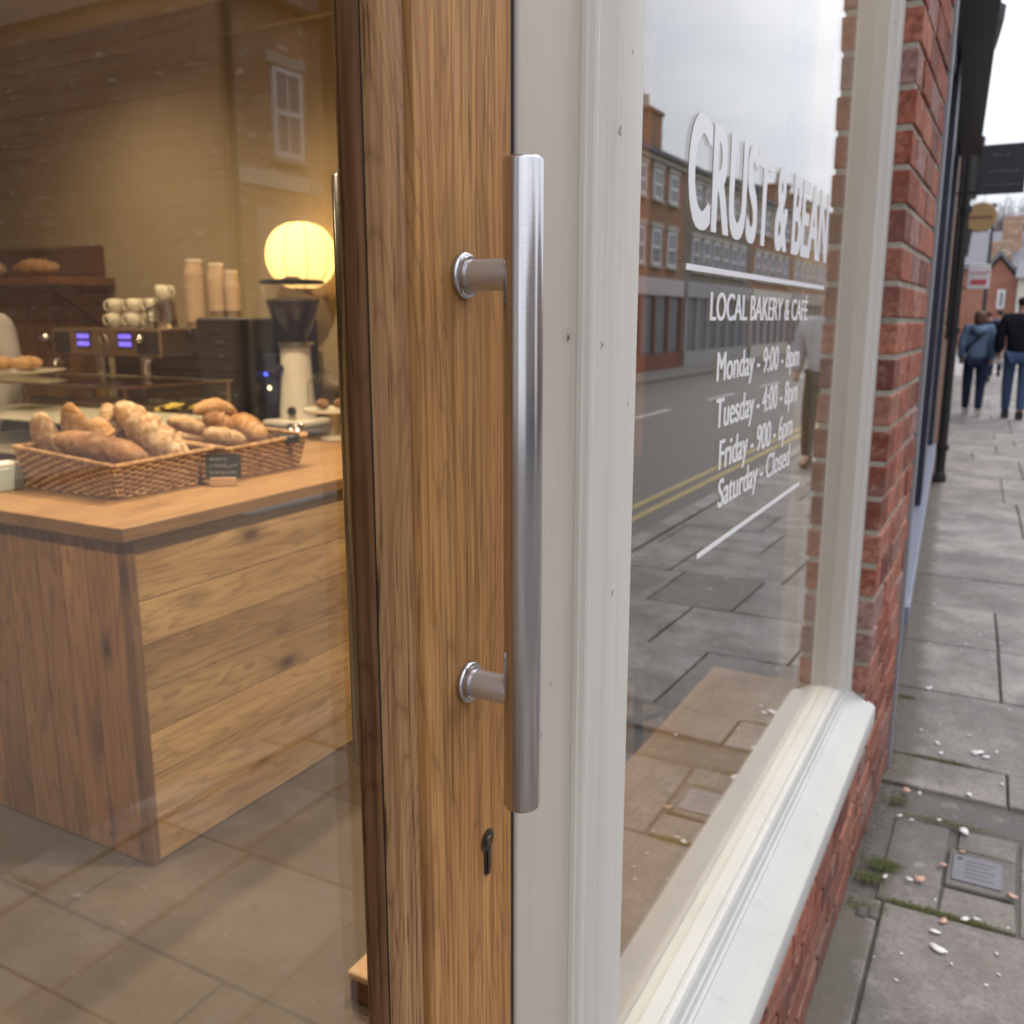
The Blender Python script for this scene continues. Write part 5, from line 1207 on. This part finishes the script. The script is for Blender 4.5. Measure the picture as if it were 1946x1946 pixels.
for i in range(25):
    ph = -PI / 2 * .86 + (PI / 2 * .86 + PI / 2 * .93) * i / 24; ring = []
    for k in range(n):
        a = 2 * PI * k / n; rib = 1 - .07 * abs(math.cos(a * 4.5)) ** 5
        r_ = .178 * (abs(math.cos(ph)) ** .82) * rib; ring.append(bm.verts.new(lc + Vector((r_ * math.cos(a), r_ * math.sin(a), .165 * math.sin(ph)))))
    rings.append(ring)
for i in range(24):
    for k in range(n): j = (k + 1) % n; bm.faces.new((rings[i][k], rings[i][j], rings[i + 1][j], rings[i + 1][k]))
obj('paper_shade', bm, SHADE, lp, smooth=True)
bm = NB()
for k in range(9):
    a = PI / 9 + 2 * PI * k / 9 + PI / 9; pts = []
    for i in range(21):
        ph = -PI / 2 * .86 + (PI / 2 * 1.79) * i / 20; r_ = .178 * (abs(math.cos(ph)) ** .82) * .935; pts.append(lc + Vector((r_ * math.cos(a), r_ * math.sin(a), .165 * math.sin(ph))))
    tube(bm, pts, .0028, 5)
obj('rib_wires', bm, plain('lamp_wire', (.50, .33, .14), .6), lp)
bm = NB(); bmesh.ops.create_uvsphere(bm, u_segments=20, v_segments=12, radius=.032, matrix=Matrix.Translation(lc + Vector((0, -.02, -.02)))); obj('bulb', bm, emit('warm_bulb', (1, .72, .36), 14), lp, smooth=True)
bm = NB(); lathe(bm, [(.05, -.172), (.055, -.165), (.055, -.150), (.02, -.148)], lc, 24); tube(bm, [lc + Vector((0, 0, -.165)), lc + Vector((0, .08, -.19)), lc + Vector((0, .175, -.19))], .012, 8); obj('holder', bm, MAT['lightwood'], lp)
ld = bpy.data.lights.new('lamp_light', 'POINT'); ld.energy = 11; ld.color = (1, .66, .32); ld.shadow_soft_size = .05
lo = bpy.data.objects.new('lamp_light', ld); COL.objects.link(lo); lo.location = (0, -.02, .03); lo.parent = lp
lp_off = lc - Vector(lp.location); lo.location = lp_off + Vector((0, -.02, .03))

# ceiling downlights: first one real, other four added to light the shop
EMD = emit('downlight_lens', (1, .82, .58), 9)
DL = None
for i, (x, y) in enumerate([(-4.38, 3.02), (-2.5, 2.6), (-2.35, .25), (-4.4, 1.0), (-.85, 2.0)]):
    if DL is None:
        t = thing('downlight', '', 'downlight', (0, 0, 0), 'ceiling downlights')
        bm = NB(); lathe(bm, [(.045, 0), (.062, -.002), (.066, -.008), (.062, -.014), (.045, -.010)], (0, 0, 0), 32); obj('trim_ring', bm, plain('downlight_trim', (.6, .55, .48), .4), t, local=True)
        bm = NB(); lathe(bm, [(0, -.004), (.044, -.004)], (0, 0, 0), 32, None, False); obj('lens', bm, EMD, t, local=True); DL = t
    else: t = copy_thing(DL, (0, 0, 0))
    t.location = (x, y, 3.037)
    t['label'] = ['lit round ceiling downlight nearest the shelf corner', 'added ceiling downlight above the bread counter', 'added ceiling downlight over the near shop floor', 'added ceiling downlight deep in the shop', 'added ceiling downlight just inside the window'][i]
    ld = bpy.data.lights.new('downlight_beam', 'SPOT'); ld.energy = (75, 190, 105, 110, 250)[i]; ld.spot_size = math.radians(152 if i < 4 else 84); ld.spot_blend = 1; ld.color = (1, .77, .50); ld.shadow_soft_size = .06
    lo = bpy.data.objects.new('downlight_beam', ld); COL.objects.link(lo); lo.parent = t; lo.location = (0, 0, -.03)
    if i == 4: lo.rotation_euler = (0, math.radians(33), 0)  # added beam tilted to brighten the counter front

# inside the window: ledge, partition, added dark cupboard, stool
lg = thing('window_ledge', 'tan wooden ledge inside the shop window', 'ledge', (-.5, 1.5, 0))
tinted('board', [((-.618, .62, .515), (-.362, 2.205, .5530))], pine('ledge_wood', (.26, .165, .08), (.35, .235, .12), (.2, .11, .05), 'y', seed=12), lg, 4)
bm = NB(); box(bm, (-.60, .62, 0), (-.58, 2.2, .514)); obj('apron', bm, MAT['shelfw'], lg)
pt = thing('partition_wall', 'pale partition panel at the far end inside the window', 'partition', (-.8, 3.3, 0))
bm = NB(); box(bm, (-1.12, 3.25, 0), (-.66, 3.33, 3.0), .004); obj('panel', bm, plain('pale_grey_panel', (.26, .235, .21), .7), pt)
cb = thing('added_dark_cupboard', 'added dark brown cupboard in place of the dark back room, beside the pale partition', 'cupboard', (-1.5, 3.4, 0))
bm = NB(); box(bm, (-1.9, 3.28, .0), (-1.125, 3.8, 2.4), .006); obj('cabinet', bm, plain('brown_cupboard', (.16, .07, .035), .5), cb)  # brown block added to give the dark back room its tone
bm = NB(); box(bm, (-1.88, 3.262, .05), (-1.52, 3.2795, .92), .004); box(bm, (-1.51, 3.262, .05), (-1.14, 3.2795, .92), .004); obj('door', bm, plain('charcoal_door', (.03, .028, .03), .5), cb)
stl = thing('bar_stool', 'dark bar stool inside behind the window ledge', 'stool', (-1.0, 2.4, 0))
bm = NB(); lathe(bm, [(0, .74), (.15, .74), (.165, .75), (.165, .77), (.15, .785), (0, .78)], (-1.0, 2.5, 0), 28); obj('seat', bm, MAT['black'], stl, smooth=True, autosmooth=40)
for a in range(4):
    aa = PI / 4 + a * PI / 2; bm = NB(); tube(bm, [(-1.0 + .11 * math.cos(aa), 2.5 + .11 * math.sin(aa), .74), (-1.0 + .2 * math.cos(aa), 2.5 + .2 * math.sin(aa), 0)], .014, 8); obj('leg', bm, MAT['black'], stl)
bm = NB(); tube(bm, [(-1.0 + .17 * math.cos(a * PI / 8), 2.5 + .17 * math.sin(a * PI / 8), .28) for a in range(17)], .009, 6); obj('foot_ring', bm, MAT['black'], stl)
# low wooden block on the floor just behind the door
wbk = thing('floor_block', 'low light topped wooden block on the floor by the door', 'wooden block', (-1.05, 1.40, 0))
bm = NB(); box(bm, (-1.125, 1.335, 0), (-.95, 1.50, .055), .008, 3); obj('side', bm, MAT['shelfw'], wbk)
bm = NB(); box(bm, (-1.127, 1.333, .0555), (-.948, 1.502, .075), .006, 3); obj('top', bm, MAT['lightwood'], wbk)
